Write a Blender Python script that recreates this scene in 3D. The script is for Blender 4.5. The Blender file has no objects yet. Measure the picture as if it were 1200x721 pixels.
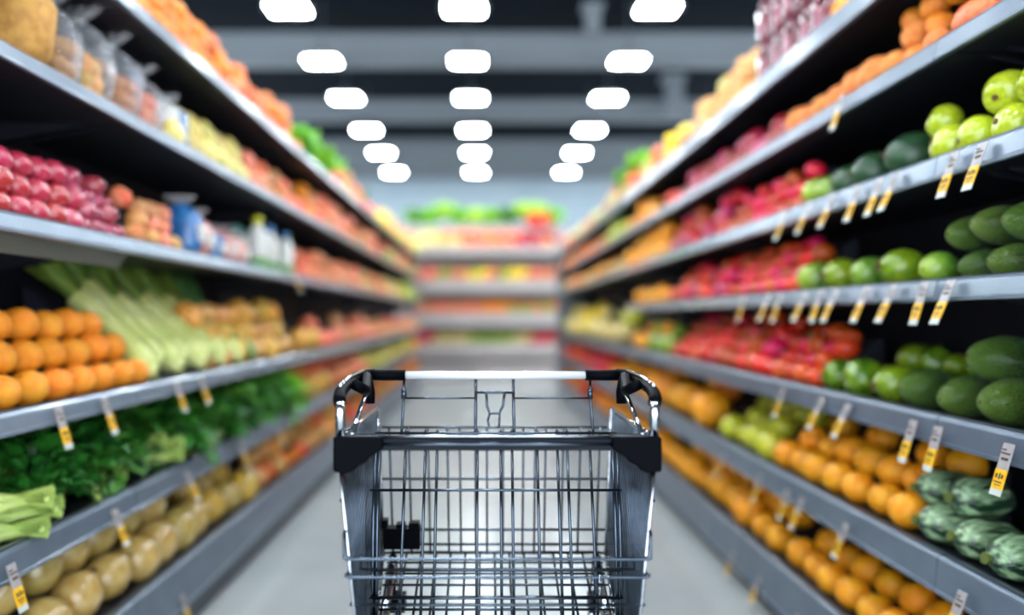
import bpy, math, random
from mathutils import Vector, Matrix, Euler, noise
random.seed(7)
C = bpy.context.scene.collection
PI = math.pi
R = random.random
U = random.uniform

# ------------------------------------------------------------------ materials
def lin(c):
    out = []
    for v in c[:3]:
        v = v / 255.0
        out.append(v / 12.92 if v <= 0.04045 else ((v + 0.055) / 1.055) ** 2.4)
    return (out[0], out[1], out[2], 1.0)

def mat(name, c1, c2=None, scale=6.0, rough=0.45, metal=0.0, bump=0.0, bscale=40.0, coat=0.0,
        vary=0.0, stripes=None, detail=3.0, stretch=None, emit=None, alpha=None, poles=None, lohi=(0.35, 0.65), spec=0.5, bdist=0.004):
    m = bpy.data.materials.new(name)
    m.use_nodes = True
    nt = m.node_tree
    N, L = nt.nodes, nt.links
    b = N['Principled BSDF']
    b.inputs['Roughness'].default_value = rough
    b.inputs['Metallic'].default_value = metal
    b.inputs['Coat Weight'].default_value = coat
    b.inputs['Coat Roughness'].default_value = 0.12
    b.inputs['Specular IOR Level'].default_value = spec
    b.inputs['Base Color'].default_value = lin(c1)
    tc = N.new('ShaderNodeTexCoord')
    src = tc.outputs['Object']
    if stretch:
        mp = N.new('ShaderNodeMapping'); mp.inputs['Scale'].default_value = stretch
        L.new(src, mp.inputs['Vector']); src = mp.outputs['Vector']
    col = None
    if c2 is not None:
        nz = N.new('ShaderNodeTexNoise'); nz.inputs['Scale'].default_value = scale; nz.inputs['Detail'].default_value = detail
        L.new(src, nz.inputs['Vector'])
        rp = N.new('ShaderNodeValToRGB')
        rp.color_ramp.elements[0].position = lohi[0]; rp.color_ramp.elements[0].color = lin(c1)
        rp.color_ramp.elements[1].position = lohi[1]; rp.color_ramp.elements[1].color = lin(c2)
        L.new(nz.outputs['Fac'], rp.inputs['Fac'])
        col = rp.outputs['Color']
    if stripes:                      # (colour, number of stripes round the axis, amount)
        sc_, cnt, amt = stripes
        sx = N.new('ShaderNodeSeparateXYZ'); L.new(tc.outputs['Object'], sx.inputs[0])
        at = N.new('ShaderNodeMath'); at.operation = 'ARCTAN2'; L.new(sx.outputs['Y'], at.inputs[0]); L.new(sx.outputs['X'], at.inputs[1])
        nz2 = N.new('ShaderNodeTexNoise'); nz2.inputs['Scale'].default_value = 30; L.new(tc.outputs['Object'], nz2.inputs['Vector'])
        ad = N.new('ShaderNodeMath'); ad.operation = 'MULTIPLY_ADD'; ad.inputs[1].default_value = 1.3
        L.new(nz2.outputs['Fac'], ad.inputs[0]); L.new(at.outputs[0], ad.inputs[2])
        mu = N.new('ShaderNodeMath'); mu.operation = 'MULTIPLY'; mu.inputs[1].default_value = cnt; L.new(ad.outputs[0], mu.inputs[0])
        sn = N.new('ShaderNodeMath'); sn.operation = 'SINE'; L.new(mu.outputs[0], sn.inputs[0])
        mr = N.new('ShaderNodeMapRange'); mr.inputs['From Min'].default_value = -0.1; mr.inputs['From Max'].default_value = 0.7
        mr.inputs['To Max'].default_value = amt; L.new(sn.outputs[0], mr.inputs['Value'])
        mx = N.new('ShaderNodeMix'); mx.data_type = 'RGBA'; L.new(mr.outputs[0], mx.inputs['Factor'])
        if col: L.new(col, mx.inputs['A'])
        else: mx.inputs['A'].default_value = lin(c1)
        mx.inputs['B'].default_value = lin(sc_)
        col = mx.outputs['Result']
    if poles:                        # (colour, metres from the axis end at which it fades) : second colour blended in along local z
        pc, z0, z1 = poles
        sx = N.new('ShaderNodeSeparateXYZ'); L.new(tc.outputs['Object'], sx.inputs[0])
        mr = N.new('ShaderNodeMapRange'); mr.inputs['From Min'].default_value = z0; mr.inputs['From Max'].default_value = z1
        L.new(sx.outputs['Z'], mr.inputs['Value'])
        mx = N.new('ShaderNodeMix'); mx.data_type = 'RGBA'; L.new(mr.outputs[0], mx.inputs['Factor'])
        if col: L.new(col, mx.inputs['A'])
        else: mx.inputs['A'].default_value = lin(c1)
        mx.inputs['B'].default_value = lin(pc)
        col = mx.outputs['Result']
    if vary:
        oi = N.new('ShaderNodeObjectInfo')
        hs = N.new('ShaderNodeHueSaturation')
        mr = N.new('ShaderNodeMapRange'); mr.inputs['To Min'].default_value = 1 - vary; mr.inputs['To Max'].default_value = 1 + vary
        L.new(oi.outputs['Random'], mr.inputs['Value']); L.new(mr.outputs[0], hs.inputs['Value'])
        mr2 = N.new('ShaderNodeMapRange'); mr2.inputs['To Min'].default_value = 0.5 + vary * 0.09; mr2.inputs['To Max'].default_value = 0.5 - vary * 0.09
        L.new(oi.outputs['Random'], mr2.inputs['Value']); L.new(mr2.outputs[0], hs.inputs['Hue'])
        if col: L.new(col, hs.inputs['Color'])
        else: hs.inputs['Color'].default_value = lin(c1)
        col = hs.outputs['Color']
    if col: L.new(col, b.inputs['Base Color'])
    if bump:
        nb = N.new('ShaderNodeTexNoise'); nb.inputs['Scale'].default_value = bscale; nb.inputs['Detail'].default_value = 4
        L.new(src, nb.inputs['Vector'])
        bp = N.new('ShaderNodeBump'); bp.inputs['Strength'].default_value = bump; bp.inputs['Distance'].default_value = bdist
        L.new(nb.outputs['Fac'], bp.inputs['Height']); L.new(bp.outputs['Normal'], b.inputs['Normal'])
    if emit:
        b.inputs['Emission Color'].default_value = lin(c1); b.inputs['Emission Strength'].default_value = emit
    if alpha is not None:
        b.inputs['Alpha'].default_value = alpha
    return m

M = {}
def dm(key, *a, **k): M[key] = mat(key, *a, **k)

# room and shelving
dm('floor_tile', (170, 175, 175), (181, 184, 182), scale=1.2, rough=0.22, bump=0.03, bscale=3)
dm('ceiling_paint', (3, 9, 17), (5, 13, 22), scale=0.6, rough=0.95, spec=.1)
dm('steel_beam', (112, 120, 124), rough=0.6, spec=.2)
dm('back_wall', (132, 148, 156), (142, 156, 162), scale=0.7, rough=0.8)
dm('lamp_housing', (70, 76, 82), rough=0.4, metal=0.5)
dm('lamp_diffuser', (236, 247, 255), emit=72.0)
dm('shelf_black', (15, 19, 30), rough=0.5)
dm('shelf_back', (13, 19, 34), rough=0.7)
dm('shelf_edge', (98, 108, 118), rough=0.3, metal=0.6)
dm('rail', (94, 107, 122), (104, 117, 130), scale=8, rough=0.3, metal=0.3, coat=0.25)
dm('rail_lit', (116, 130, 144), (126, 139, 152), scale=8, rough=0.25, metal=0.3, coat=0.4)  # same rail as above, lighter colour stands in for stronger light
dm('rail_pale', (150, 142, 138), (160, 150, 146), scale=2, rough=0.5)
dm('kick', (52, 62, 72), rough=0.4, metal=0.3)
dm('under_panel', (88, 88, 78), rough=0.6)
dm('tag_yellow', (238, 190, 20), (232, 160, 20), scale=60, rough=0.5)
dm('tag_white', (190, 196, 190), rough=0.5)
dm('tag_clear', (150, 146, 148), (166, 158, 156), scale=40, rough=0.3)
dm('tag_ink', (70, 60, 40), rough=0.6)
# trolley
dm('chrome', (205, 210, 216), rough=0.14, metal=1.0)
dm('wire', (84, 95, 106), (72, 83, 94), scale=30, rough=0.22, metal=1.0)
dm('handle_white', (232, 236, 240), rough=0.25, metal=0.2, coat=0.4)
dm('cart_black', (2, 4, 8), rough=0.5, spec=.04)
dm('bar_navy', (9, 15, 24), rough=0.4, spec=.15)
dm('rubber', (40, 42, 46), rough=0.7)
# produce
dm('orange_skin', (240, 136, 14), (250, 158, 30), scale=3, rough=0.42, bump=0.5, bscale=45, bdist=.01, vary=0.1)
dm('mandarin_skin', (230, 112, 22), (240, 142, 44), scale=3, rough=0.45, bump=0.3, bscale=40, bdist=.01, vary=0.16)
dm('golden_skin', (246, 154, 8), (252, 176, 28), scale=3, rough=0.4, bump=0.3, bscale=45, bdist=.01, vary=0.08)
dm('calyx_green', (84, 96, 34), rough=0.7)
dm('stem_brown', (92, 66, 36), rough=0.8)
dm('peach_skin', (236, 150, 100), (214, 86, 50), scale=3, rough=0.6, vary=0.2, lohi=(0.36, 0.66))
dm('pear_skin', (196, 182, 74), (222, 206, 130), scale=4, rough=0.45, vary=0.14)
dm('cauli_skin', (226, 206, 148), (190, 172, 70), scale=4, rough=0.7, bump=0.8, bscale=50, vary=0.16)
dm('red_apple_skin', (160, 28, 48), (196, 66, 76), scale=14, rough=0.2, coat=0.7, vary=0.14)
dm('red_wrap', (150, 36, 62), (188, 72, 96), scale=20, rough=0.22, coat=0.9, vary=0.12, bump=0.25, bscale=60)
dm('onion_skin', (206, 142, 66), (226, 176, 104), scale=10, rough=0.35, coat=0.2, vary=0.12, stripes=((170, 96, 40), 11, 0.35))
dm('potato_skin', (206, 146, 74), (226, 172, 104), scale=4, rough=0.6, bump=0.2, vary=0.2)
dm('golden_potato', (206, 144, 46), (222, 170, 76), scale=4, rough=0.45, bump=0.15, vary=0.2)
dm('pink_potato', (214, 130, 92), (220, 146, 104), scale=4, rough=0.55, bump=0.2, vary=0.22)
dm('pale_melon', (186, 152, 74), (204, 178, 108), scale=4, rough=0.2, coat=0.8, vary=0.12)
dm('bright_melon', (206, 160, 52), (200, 166, 76), scale=4, rough=0.25, coat=0.4, vary=0.12)
dm('tomato_skin', (198, 12, 14), (222, 34, 24), scale=3, rough=0.3, coat=0.15, vary=0.28)
dm('orange_tomato', (226, 58, 22), (236, 82, 34), scale=3, rough=0.3, coat=0.15, vary=0.18)
dm('plum_skin', (150, 22, 44), (186, 44, 62), scale=4, rough=0.3, coat=0.3, vary=0.3)
dm('red_pepper_skin', (200, 22, 20), (224, 50, 34), scale=3, rough=0.25, coat=0.2, vary=0.25)
dm('pepper_green', (110, 150, 26), (56, 100, 22), scale=3, rough=0.22, coat=0.5, vary=0.2)
dm('melon_orange', (232, 150, 74), (214, 122, 44), scale=5, rough=0.65, bump=0.5, bscale=60, vary=0.14)
dm('papaya_skin', (222, 84, 48), (236, 128, 62), scale=8, rough=0.4, vary=0.1)
dm('lime_apple', (166, 184, 22), (188, 204, 52), scale=7, rough=0.22, coat=0.5, vary=0.06)
dm('lime_yellow', (186, 194, 30), (206, 206, 60), scale=7, rough=0.3, coat=0.3, vary=0.08)
dm('watermelon_rind', (30, 66, 40), (52, 92, 54), scale=4, rough=0.4, coat=0.1, vary=0.12, stripes=((22, 50, 32), 7, 0.7))
dm('avocado_skin', (36, 74, 36), (84, 130, 52), scale=26, rough=0.32, coat=0.2, bump=1.0, bscale=24, vary=0.15, detail=2, bdist=.12, lohi=(.42, .6), poles=((124, 168, 52), 0.0, 0.62))
dm('mango_green', (66, 116, 38), (98, 142, 48), scale=4, rough=0.3, coat=0.35, vary=0.2, poles=((150, 180, 50), 0.1, 0.7))
dm('bright_green', (104, 138, 20), (146, 166, 30), scale=5, rough=0.3, coat=0.35, vary=0.14)
dm('lemon_skin', (240, 200, 20), (248, 214, 44), scale=12, rough=0.38, bump=0.25, bscale=120, vary=0.06)
dm('marrow_skin', (20, 56, 32), (172, 206, 156), scale=2.6, rough=0.3, coat=0.35, vary=0.12, stretch=(1.9, 1.9, .45), detail=7, lohi=(0.45, 0.62), bump=.5, bscale=5, bdist=.03)
dm('zucchini_skin', (60, 116, 40), (110, 160, 70), scale=30, rough=0.35, vary=0.12, stretch=(3, 3, 0.6))
dm('leek_white', (204, 206, 138), (178, 190, 96), scale=10, rough=0.4, stretch=(8, 8, 0.6), vary=0.05)
dm('leek_green', (140, 166, 66), (92, 134, 50), scale=10, rough=0.45, stretch=(8, 8, 0.6), vary=0.1)
dm('leek_dark', (52, 112, 50), (96, 150, 82), scale=10, rough=0.4, stretch=(8, 8, 0.6), vary=0.1)
dm('leaf_dark', (26, 84, 24), (62, 134, 40), scale=5, rough=0.45, vary=0.2)
dm('leaf_mid', (36, 104, 28), (84, 148, 50), scale=5, rough=0.45, vary=0.2)
dm('leaf_bright', (88, 172, 16), (140, 206, 44), scale=10, rough=0.45, vary=0.12)
dm('leaf_lime', (150, 208, 40), (184, 224, 84), scale=10, rough=0.5, vary=0.1)
dm('stalk_pale', (164, 196, 84), (200, 218, 128), scale=8, rough=0.4, vary=0.08)
# packaged
dm('kraft_sack', (190, 140, 62), (166, 116, 48), scale=40, rough=0.7, bump=0.5, bscale=90)
dm('bread_crust', (196, 140, 78), (166, 104, 56), scale=14, rough=0.6, vary=0.12)
dm('carton_white', (214, 214, 206), (224, 222, 214), scale=5, rough=0.35, coat=0.3)
dm('label_green', (92, 150, 74), rough=0.4)
dm('cap_yellow', (206, 206, 20), rough=0.4)
dm('cap_blue', (46, 120, 176), rough=0.4)
dm('cap_teal', (58, 140, 130), rough=0.4)
dm('bag_blue', (36, 92, 150), (60, 130, 190), scale=14, rough=0.25, coat=0.6)
dm('bag_pink', (222, 160, 146), (206, 130, 120), scale=18, rough=0.3, coat=0.4)
dm('beet_red', (112, 16, 38), (78, 8, 26), scale=16, rough=0.15, coat=1.0)
dm('jar_lid', (96, 24, 44), rough=0.3)
dm('knot_streak_pink', (150, 70, 90), rough=0.4)

def film():
    m = bpy.data.materials.new('clear_film'); m.use_nodes = True
    N, L = m.node_tree.nodes, m.node_tree.links
    for n in list(N): N.remove(n)
    out = N.new('ShaderNodeOutputMaterial'); tr = N.new('ShaderNodeBsdfTransparent'); gl = N.new('ShaderNodeBsdfGlossy')
    di = N.new('ShaderNodeBsdfDiffuse'); di.inputs[0].default_value = (0.75, 0.82, 0.88, 1)
    gl.inputs['Roughness'].default_value = 0.12
    tr.inputs[0].default_value = (0.96, 0.97, 0.98, 1)
    nz = N.new('ShaderNodeTexNoise'); nz.inputs['Scale'].default_value = 22; nz.inputs['Detail'].default_value = 3
    bp = N.new('ShaderNodeBump'); bp.inputs['Strength'].default_value = 0.8; bp.inputs['Distance'].default_value = 0.02
    L.new(nz.outputs['Fac'], bp.inputs['Height']); L.new(bp.outputs['Normal'], gl.inputs['Normal'])
    m1 = N.new('ShaderNodeMixShader'); m1.inputs[0].default_value = 0.5; L.new(gl.outputs[0], m1.inputs[1]); L.new(di.outputs[0], m1.inputs[2])
    m2 = N.new('ShaderNodeMixShader')
    lw = N.new('ShaderNodeLayerWeight'); lw.inputs[0].default_value = 0.3
    mr = N.new('ShaderNodeMapRange'); mr.inputs['To Min'].default_value = 0.1; mr.inputs['To Max'].default_value = 0.55
    L.new(lw.outputs['Facing'], mr.inputs['Value']); L.new(mr.outputs[0], m2.inputs[0])
    L.new(tr.outputs[0], m2.inputs[1]); L.new(m1.outputs[0], m2.inputs[2]); L.new(m2.outputs[0], out.inputs[0])
    return m
M['film'] = film()

# ------------------------------------------------------------------ mesh helpers
class MB:
    def __init__(s): s.v = []; s.f = []; s.mi = []
    def add(s, vs, fs, mi=0):
        o = len(s.v); s.v += [tuple(v) for v in vs]
        s.f += [tuple(i + o for i in f) for f in fs]; s.mi += [mi] * len(fs)
    def box(s, x0, x1, y0, y1, z0, z1, mi=0):
        if x0 > x1: x0, x1 = x1, x0
        if y0 > y1: y0, y1 = y1, y0
        s.add([(x0,y0,z0),(x1,y0,z0),(x1,y1,z0),(x0,y1,z0),(x0,y0,z1),(x1,y0,z1),(x1,y1,z1),(x0,y1,z1)],
              [(0,3,2,1),(4,5,6,7),(0,1,5,4),(1,2,6,5),(2,3,7,6),(3,0,4,7)], mi)
    def tube(s, pts, r, seg=8, mi=0, r2=None, caps=True):
        pts = [Vector(p) for p in pts]
        n = len(pts); rings = []
        ref = None
        for i, p in enumerate(pts):
            if i == 0: t = pts[1] - p
            elif i == n - 1: t = p - pts[i-1]
            else: t = (pts[i+1] - p).normalized() + (p - pts[i-1]).normalized()
            t.normalize()
            if ref is None:
                ref = Vector((0, 0, 1)) if abs(t.z) < 0.9 else Vector((1, 0, 0))
            a = t.cross(ref); 
            if a.length < 1e-5: a = t.cross(Vector((0.3, 1, 0.2)))
            a.normalize(); b = a.cross(t).normalized(); ref = b
            if callable(r): rr = r(i / (n - 1))
            else: rr = r if r2 is None else r + (r2 - r) * i / (n - 1)
            rings.append([p + a * math.cos(2*PI*k/seg) * rr + b * math.sin(2*PI*k/seg) * rr for k in range(seg)])
        vs = [v for ring in rings for v in ring]; fs = []
        for i in range(n - 1):
            for k in range(seg):
                k2 = (k + 1) % seg
                fs.append((i*seg + k, i*seg + k2, (i+1)*seg + k2, (i+1)*seg + k))
        if caps:
            fs.append(tuple(range(seg))); fs.append(tuple((n-1)*seg + k for k in reversed(range(seg))))
        s.add(vs, fs, mi)
    def prism(s, poly, y0, y1, mi=0, axis='y'):
        n = len(poly)
        if axis == 'y': vs = [(a, y0, b) for a, b in poly] + [(a, y1, b) for a, b in poly]
        else: vs = [(y0, a, b) for a, b in poly] + [(y1, a, b) for a, b in poly]
        fs = [(i, (i+1) % n, n + (i+1) % n, n + i) for i in range(n)] + [tuple(reversed(range(n))), tuple(range(n, 2*n))]
        s.add(vs, fs, mi)
    def lathe(s, prof, seg=16, mi=0, c=(0, 0, 0)):
        vs = []; fs = []
        for r, z in prof:
            for k in range(seg): vs.append((c[0] + r*math.cos(2*PI*k/seg), c[1] + r*math.sin(2*PI*k/seg), c[2] + z))
        for i in range(len(prof) - 1):
            for k in range(seg):
                k2 = (k+1) % seg
                fs.append((i*seg+k, i*seg+k2, (i+1)*seg+k2, (i+1)*seg+k))
        fs.append(tuple(reversed(range(seg)))); fs.append(tuple((len(prof)-1)*seg + k for k in range(seg)))
        s.add(vs, fs, mi)
    def blob(s, fn, seg=18, rings=11, mi=0):
        """closed surface: fn(unit direction, theta, phi) -> point"""
        vs = []; fs = []
        def P(th, ph):
            d = Vector((math.sin(th)*math.cos(ph), math.sin(th)*math.sin(ph), math.cos(th)))
            return fn(d, th, ph)
        vs.append(P(0, 0))
        for i in range(1, rings):
            for k in range(seg): vs.append(P(PI*i/rings, 2*PI*k/seg))
        vs.append(P(PI, 0))
        for k in range(seg): fs.append((0, 1 + k, 1 + (k+1) % seg))
        for i in range(rings - 2):
            for k in range(seg):
                k2 = (k+1) % seg; a = 1 + i*seg
                fs.append((a + k, a + seg + k, a + seg + k2, a + k2))
        a = 1 + (rings-2)*seg
        for k in range(seg): fs.append((a + k, len(vs)-1, a + (k+1) % seg))
        s.add(vs, fs, mi)
    def mesh(s, name, mats, smooth=True):
        me = bpy.data.meshes.new(name)
        me.from_pydata(s.v, [], s.f)
        for m in (mats if isinstance(mats, (list, tuple)) else [mats]): me.materials.append(m)
        me.polygons.foreach_set('material_index', s.mi)
        me.polygons.foreach_set('use_smooth', [smooth] * len(s.f))
        me.update()
        return me
    def build(s, name, mats, parent=None, smooth=False, loc=None):
        import bmesh
        me = s.mesh(name, mats, smooth)
        bm = bmesh.new(); bm.from_mesh(me); bmesh.ops.recalc_face_normals(bm, faces=bm.faces); bm.to_mesh(me); bm.free()
        o = bpy.data.objects.new(name, me); C.objects.link(o)
        if parent: o.parent = parent
        if loc: o.location = loc
        return o

def tag(o, label, cat, group=None, kind=None):
    if label: o['label'] = label
    if cat: o['category'] = cat
    if group: o['group'] = group
    if kind: o['kind'] = kind
    return o
def struct(o): o['kind'] = 'structure'; return o
def empty(name, loc=(0, 0, 0), rz=0):
    o = bpy.data.objects.new(name, None); C.objects.link(o); o.location = loc; o.rotation_euler = (0, 0, rz)
    o.empty_display_size = 0.05
    return o

# ------------------------------------------------------------------ the room
HALF = 1.15                     # aisle half width, metres
FAR = 13.0                      # where the aisle ends
m = MB(); m.box(-7, 7, -4, 18.6, -0.1, 0); struct(m.build('floor', M['floor_tile']))
m = MB(); m.box(-7, 7, -4, 18.6, 5.3, 5.4); struct(m.build('ceiling', M['ceiling_paint']))
m = MB(); m.box(-7, 7, 18.6, 18.75, 0, 5.3); struct(m.build('wall_back', M['back_wall']))
for y, z, w, h in [(9.9, 4.62, .34, .42), (12.7, 4.62, .3, .34), (15.4, 4.62, .28, .3), (18.0, 4.62, .28, .5)]:
    b = MB(); b.box(-7, 7, y, y + w*0.15, z, z + h); b.box(-7, 7, y - .09, y + .14, z, z + .025); b.box(-7, 7, y - .09, y + .14, z + h - .025, z + h)
    o = b.build('ceiling_beam', M['steel_beam'])
    tag(o, {9.9: 'grey steel beam crossing the ceiling nearest to the camera', 12.7: 'second grey steel beam across the dark ceiling',
            15.4: 'third grey steel beam across the dark ceiling', 18.0: 'farthest grey steel beam across the dark ceiling'}[y], 'beam')
for x, y, s_, ww in [(3.05, 12.3, 'right', .30), (1.30, 9.5, 'middle', .20)]:
    b = MB(); b.box(x, x + ww, y, y + .12, 4.66 if s_ == 'right' else 4.95, 5.299); b.box(x-.04, x+ww+.04, y-.04, y+ww+.04, 5.25, 5.2995)
    o = b.build('ceiling_post', M['steel_beam']); tag(o, 'short grey post hanging from the ceiling, %s one' % ('right' if s_ == 'right' else 'middle'), 'post')

# lamps
def lamp_proto():
    root = empty('ceiling_lamp')
    a = MB(); a.lathe([(.06, .12), (.10, .10), (.25, .03), (.26, .0), (.25, .0)], 20); a.build('housing', M['lamp_housing'], root, True)
    a = MB(); a.box(-.20, .20, -.13, .13, -.010, -.002); a.build('diffuser', M['lamp_diffuser'], root)
    a = MB(); a.tube([(0, 0, .12), (0, 0, .795)], .012, 6); a.build('hanger', M['lamp_housing'], root)
    return root
lp = lamp_proto(); first = True
ys = [0.6, 2.4, 4.2, 6.0, 7.8, 9.4, 11.0, 12.9, 14.7, 16.7]
rowname = ['nearest', 'second', 'third', 'fourth', 'fifth', 'last']
for ci, x in enumerate([-4.3, -2.13, -.24, 1.84, 4.0]):
    for yi, y in enumerate(ys):
        if first: o = lp; first = False
        else:
            o = lp.copy(); C.objects.link(o)
            for ch in list(lp.children):
                c = ch.copy(); C.objects.link(c); c.parent = o
        o.location = (x, y, 4.5)
        inview = yi >= 4 and ci in (1, 2, 3)
        if inview:
            lab = 'bright ceiling lamp, %s in the %s row of lamps over the aisle' % (rowname[yi-4], ['', 'left', 'middle', 'right'][ci])
            tag(o, lab, 'ceiling lamp', 'ceiling lamps')
        else:
            tag(o, 'bright ceiling lamp outside the three visible lamp rows', 'ceiling lamp', 'ceiling lamps out of frame')

# ------------------------------------------------------------------ shelving
# height of the bottom and the top of each price rail (metres)
LH = [(2.178, 2.235), (1.810, 1.858), (1.401, 1.451), (.912, .966), (.562, .635), (.13, .27)]
RH = [(2.126, 2.206), (1.850, 1.907), (1.545, 1.608), (1.238, 1.292), (.875, .945), (.498, .590), (.08, .222)]
ON = ['top', 'second', 'third', 'fourth', 'fifth', 'sixth', 'seventh']
SURF = {}
def rail_profile(s, hb, ht, big):
    o = .014 if not big else .05
    p = [(HALF+.004, ht), (HALF-.002, ht-.006), (HALF-.004, ht-.010), (HALF-o*.8, hb+.010), (HALF-o, hb+.008), (HALF-o, hb), (HALF-o+.006, hb-.002), (HALF+.012, hb+.004), (HALF+.012, ht-.012), (HALF+.010, ht)]
    return [(s*a, b) for a, b in p]
def unit(side, y0, y1, heights, label, skip=(), near=False, endpost=False):
    s = -1 if side == 'L' else 1
    yc = (y0 + y1) / 2
    root = empty('shelving_unit', (s*HALF, yc, 0))
    tag(root, label, 'store shelf', 'shelving units along the aisle')
    def bb(o): o.parent = root; o.location = (-s*HALF, -yc, 0); return o
    top = heights[0][1] + .03
    a = MB(); a.box(s*1.66, s*1.68, y0+.002, y1-.002, .0, top); bb(a.build('back_panel', M['shelf_back']))
    a = MB(); a.box(s*(HALF+.02), s*1.66, y0+.004, y1-.004, 0, heights[-1][0]+.06); a.box(s*(HALF+.005), s*(HALF+.02), y0+.004, y1-.004, .0, heights[-1][0]+.03)
    bb(a.build('plinth', M['kick']))
    for yy in (y0 + .004, y1 - .034):
        a = MB(); a.box(s*1.62, s*1.659, yy, yy + .03, 0, top); bb(a.build('upright', M['shelf_black']))
    if endpost:
        a = MB(); a.box(s*(HALF-.03), s*(HALF+.10), y1, y1+.04, 0, top-.0); a.box(s*(HALF+.10), s*1.7, y1+.012, y1+.03, 0, top); bb(a.build('end_panel', M['steel_beam']))
    for i, (hb, ht) in enumerate(heights):
        if i in skip: continue
        big = i == len(heights) - 1
        a = MB(); a.box(s*(HALF+.014), s*1.655, y0+.004, y1-.004, ht-.038, ht-.012)
        for yy in (y0 + .02, y1 - .04):       # brackets under the board
            if not big: a.prism([(s*1.62, ht-.038), (s*1.62, ht-.11), (s*1.3, ht-.045), (s*1.3, ht-.038)], yy, yy + .012)
        sh = bb(a.build('shelf_board', M['shelf_black']))
        a = MB(); a.prism(rail_profile(s, hb, ht, big), y0 + .002, y1 - .002)
        r = a.build('price_rail', M['rail_lit'] if i in (2, 3) else M['rail'], sh)
        a = MB(); a.box(s*(HALF+.0125), s*(HALF+.024), y0+.003, y1-.003, ht-.010, ht+.004); a.build('edge_strip', M['shelf_edge'], sh)
        if near and side == 'L' and i == 2:
            a = MB(); a.prism([(s*(HALF+.02), hb-.0), (s*(HALF+.05), hb-.045), (s*(HALF+.055), hb-.045), (s*(HALF+.03), hb-.0)], y0, y1 - .004)
            a.build('under_panel', M['under_panel'], sh)
    return root
sideword = {'L': 'left', 'R': 'right'}
LB = [0.3, 2.37, 4.45, 6.55, 8.65, 10.8, 12.9]
RB = [0.3, 1.844, 3.88, 5.92]
RB2 = [5.93, 8.7, 11.5]
pos = ['nearest', 'second', 'third', 'fourth', 'fifth', 'farthest']
for i in range(6):
    unit('L', LB[i], LB[i+1], LH, 'black shelving unit with grey price rails, %s on the left side' % pos[i], near=(i == 0))
for i in range(3):
    unit('R', RB[i], RB[i+1], RH, 'black shelving unit with grey price rails, %s on the right side' % pos[i])
unit('R', RB2[0], RB2[1], RH, 'black shelving unit missing its fourth shelf, second farthest on the right side', skip=(3,))
unit('R', RB2[1], RB2[2], RH, 'black shelving unit with grey end post, farthest on the right side', skip=(3,), endpost=True)

def HS(side, i): return (LH if side == 'L' else RH)[i][1] - .012
def zof(px): return 977.5 / abs(px - 570)

# ------------------------------------------------------------------ produce prototypes (unit: diameter 1, then scaled)
P = {}
def proto(key, name, cat, body, bmat, parts=(), seg=18, rings=11, desc=None, long=1.0):
    mb = MB(); mb.blob(body, seg, rings); me = mb.mesh(name, M[bmat])
    ps = []
    for pn, pmb, pm in parts: ps.append((pn, pmb.mesh(pn, M[pm], False)))
    P[key] = dict(name=name, cat=cat, me=me, parts=ps, desc=desc or name, long=long)
def g(x, w): return math.exp(-(x / w) ** 2)
def nz(d, f, o=0.0): return noise.noise(Vector((d.x*f + o, d.y*f - o, d.z*f + 2*o)))
def star(n=5, r=.14, z=.47, up=.02, w=.35):
    mb = MB()
    for k in range(n):
        a = 2*PI*k/n; c, s_ = math.cos(a), math.sin(a); c1, s1 = math.cos(a + w), math.sin(a + w); c2, s2 = math.cos(a - w), math.sin(a - w)
        mb.add([(0, 0, z + up), (c1*r*.45, s1*r*.45, z + up*.6), (c*r, s_*r, z + up*1.5), (c2*r*.45, s2*r*.45, z + up*.6), (0, 0, z - .03)],
               [(0, 1, 2, 3), (4, 3, 2, 1)])
    mb.tube([(0, 0, z - .03), (0, 0, z + .06)], .022, 6)
    return mb
def stem(z0, z1, r=.02, lean=.05):
    mb = MB(); mb.tube([(0, 0, z0), (lean*.4, 0, (z0+z1)/2), (lean, 0, z1)], r, 6, r2=r*1.5); return mb
def disc(z, r):
    mb = MB(); mb.lathe([(r, z - .02), (r*.9, z + .012), (r*.3, z + .02)], 7); return mb

sph = lambda d, t, p: d * .5 * (1 - .07*g(t, .3) - .03*g(PI - t, .2) + .015*nz(d, 2)) * 1.0
def rnd(seedo, amp=.03, zs=1.0): return lambda d, t, p: Vector((d.x, d.y, d.z*zs)) * .5 * (1 - .06*g(t, .3) - .03*g(PI - t, .25) + amp*nz(d, 2, seedo))
proto('orange', 'orange', 'orange', rnd(1, .03, .96), 'orange_skin', [('calyx', disc(.44, .045), 'calyx_green')], desc='ripe orange')
proto('golden', 'orange', 'orange', rnd(2, .04, .97), 'golden_skin', [('calyx', disc(.44, .045), 'calyx_green')], desc='golden orange')
proto('mandarin', 'mandarin', 'mandarin', rnd(3, .05, .84), 'mandarin_skin', [('calyx', star(5, .1, .36, .01), 'calyx_green')], desc='small mandarin')
proto('peach', 'peach', 'peach', lambda d, t, p: Vector((d.x, d.y, d.z*.96)) * .5 * (1 - .16*g(t, .35) - .07*math.exp(-(math.sin(p/2)/.22)**2)*math.sin(t)**2 + .03*nz(d, 2)), 'peach_skin',
      [('stem', stem(.34, .43, .018), 'stem_brown')], desc='blush peach')
def apple(d, t, p): return Vector((d.x, d.y, d.z*.93)) * .52 * (1 - .24*g(t, .35) - .12*g(PI - t, .3) - .05*(1 - math.cos(t))*.5 + .02*math.cos(5*p)*g(PI - t, .7) + .02*nz(d, 2))
proto('red_apple', 'red_apple', 'apple', apple, 'red_apple_skin', [('stem', stem(.34, .5, .016), 'stem_brown')], desc='shiny red apple')
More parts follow.
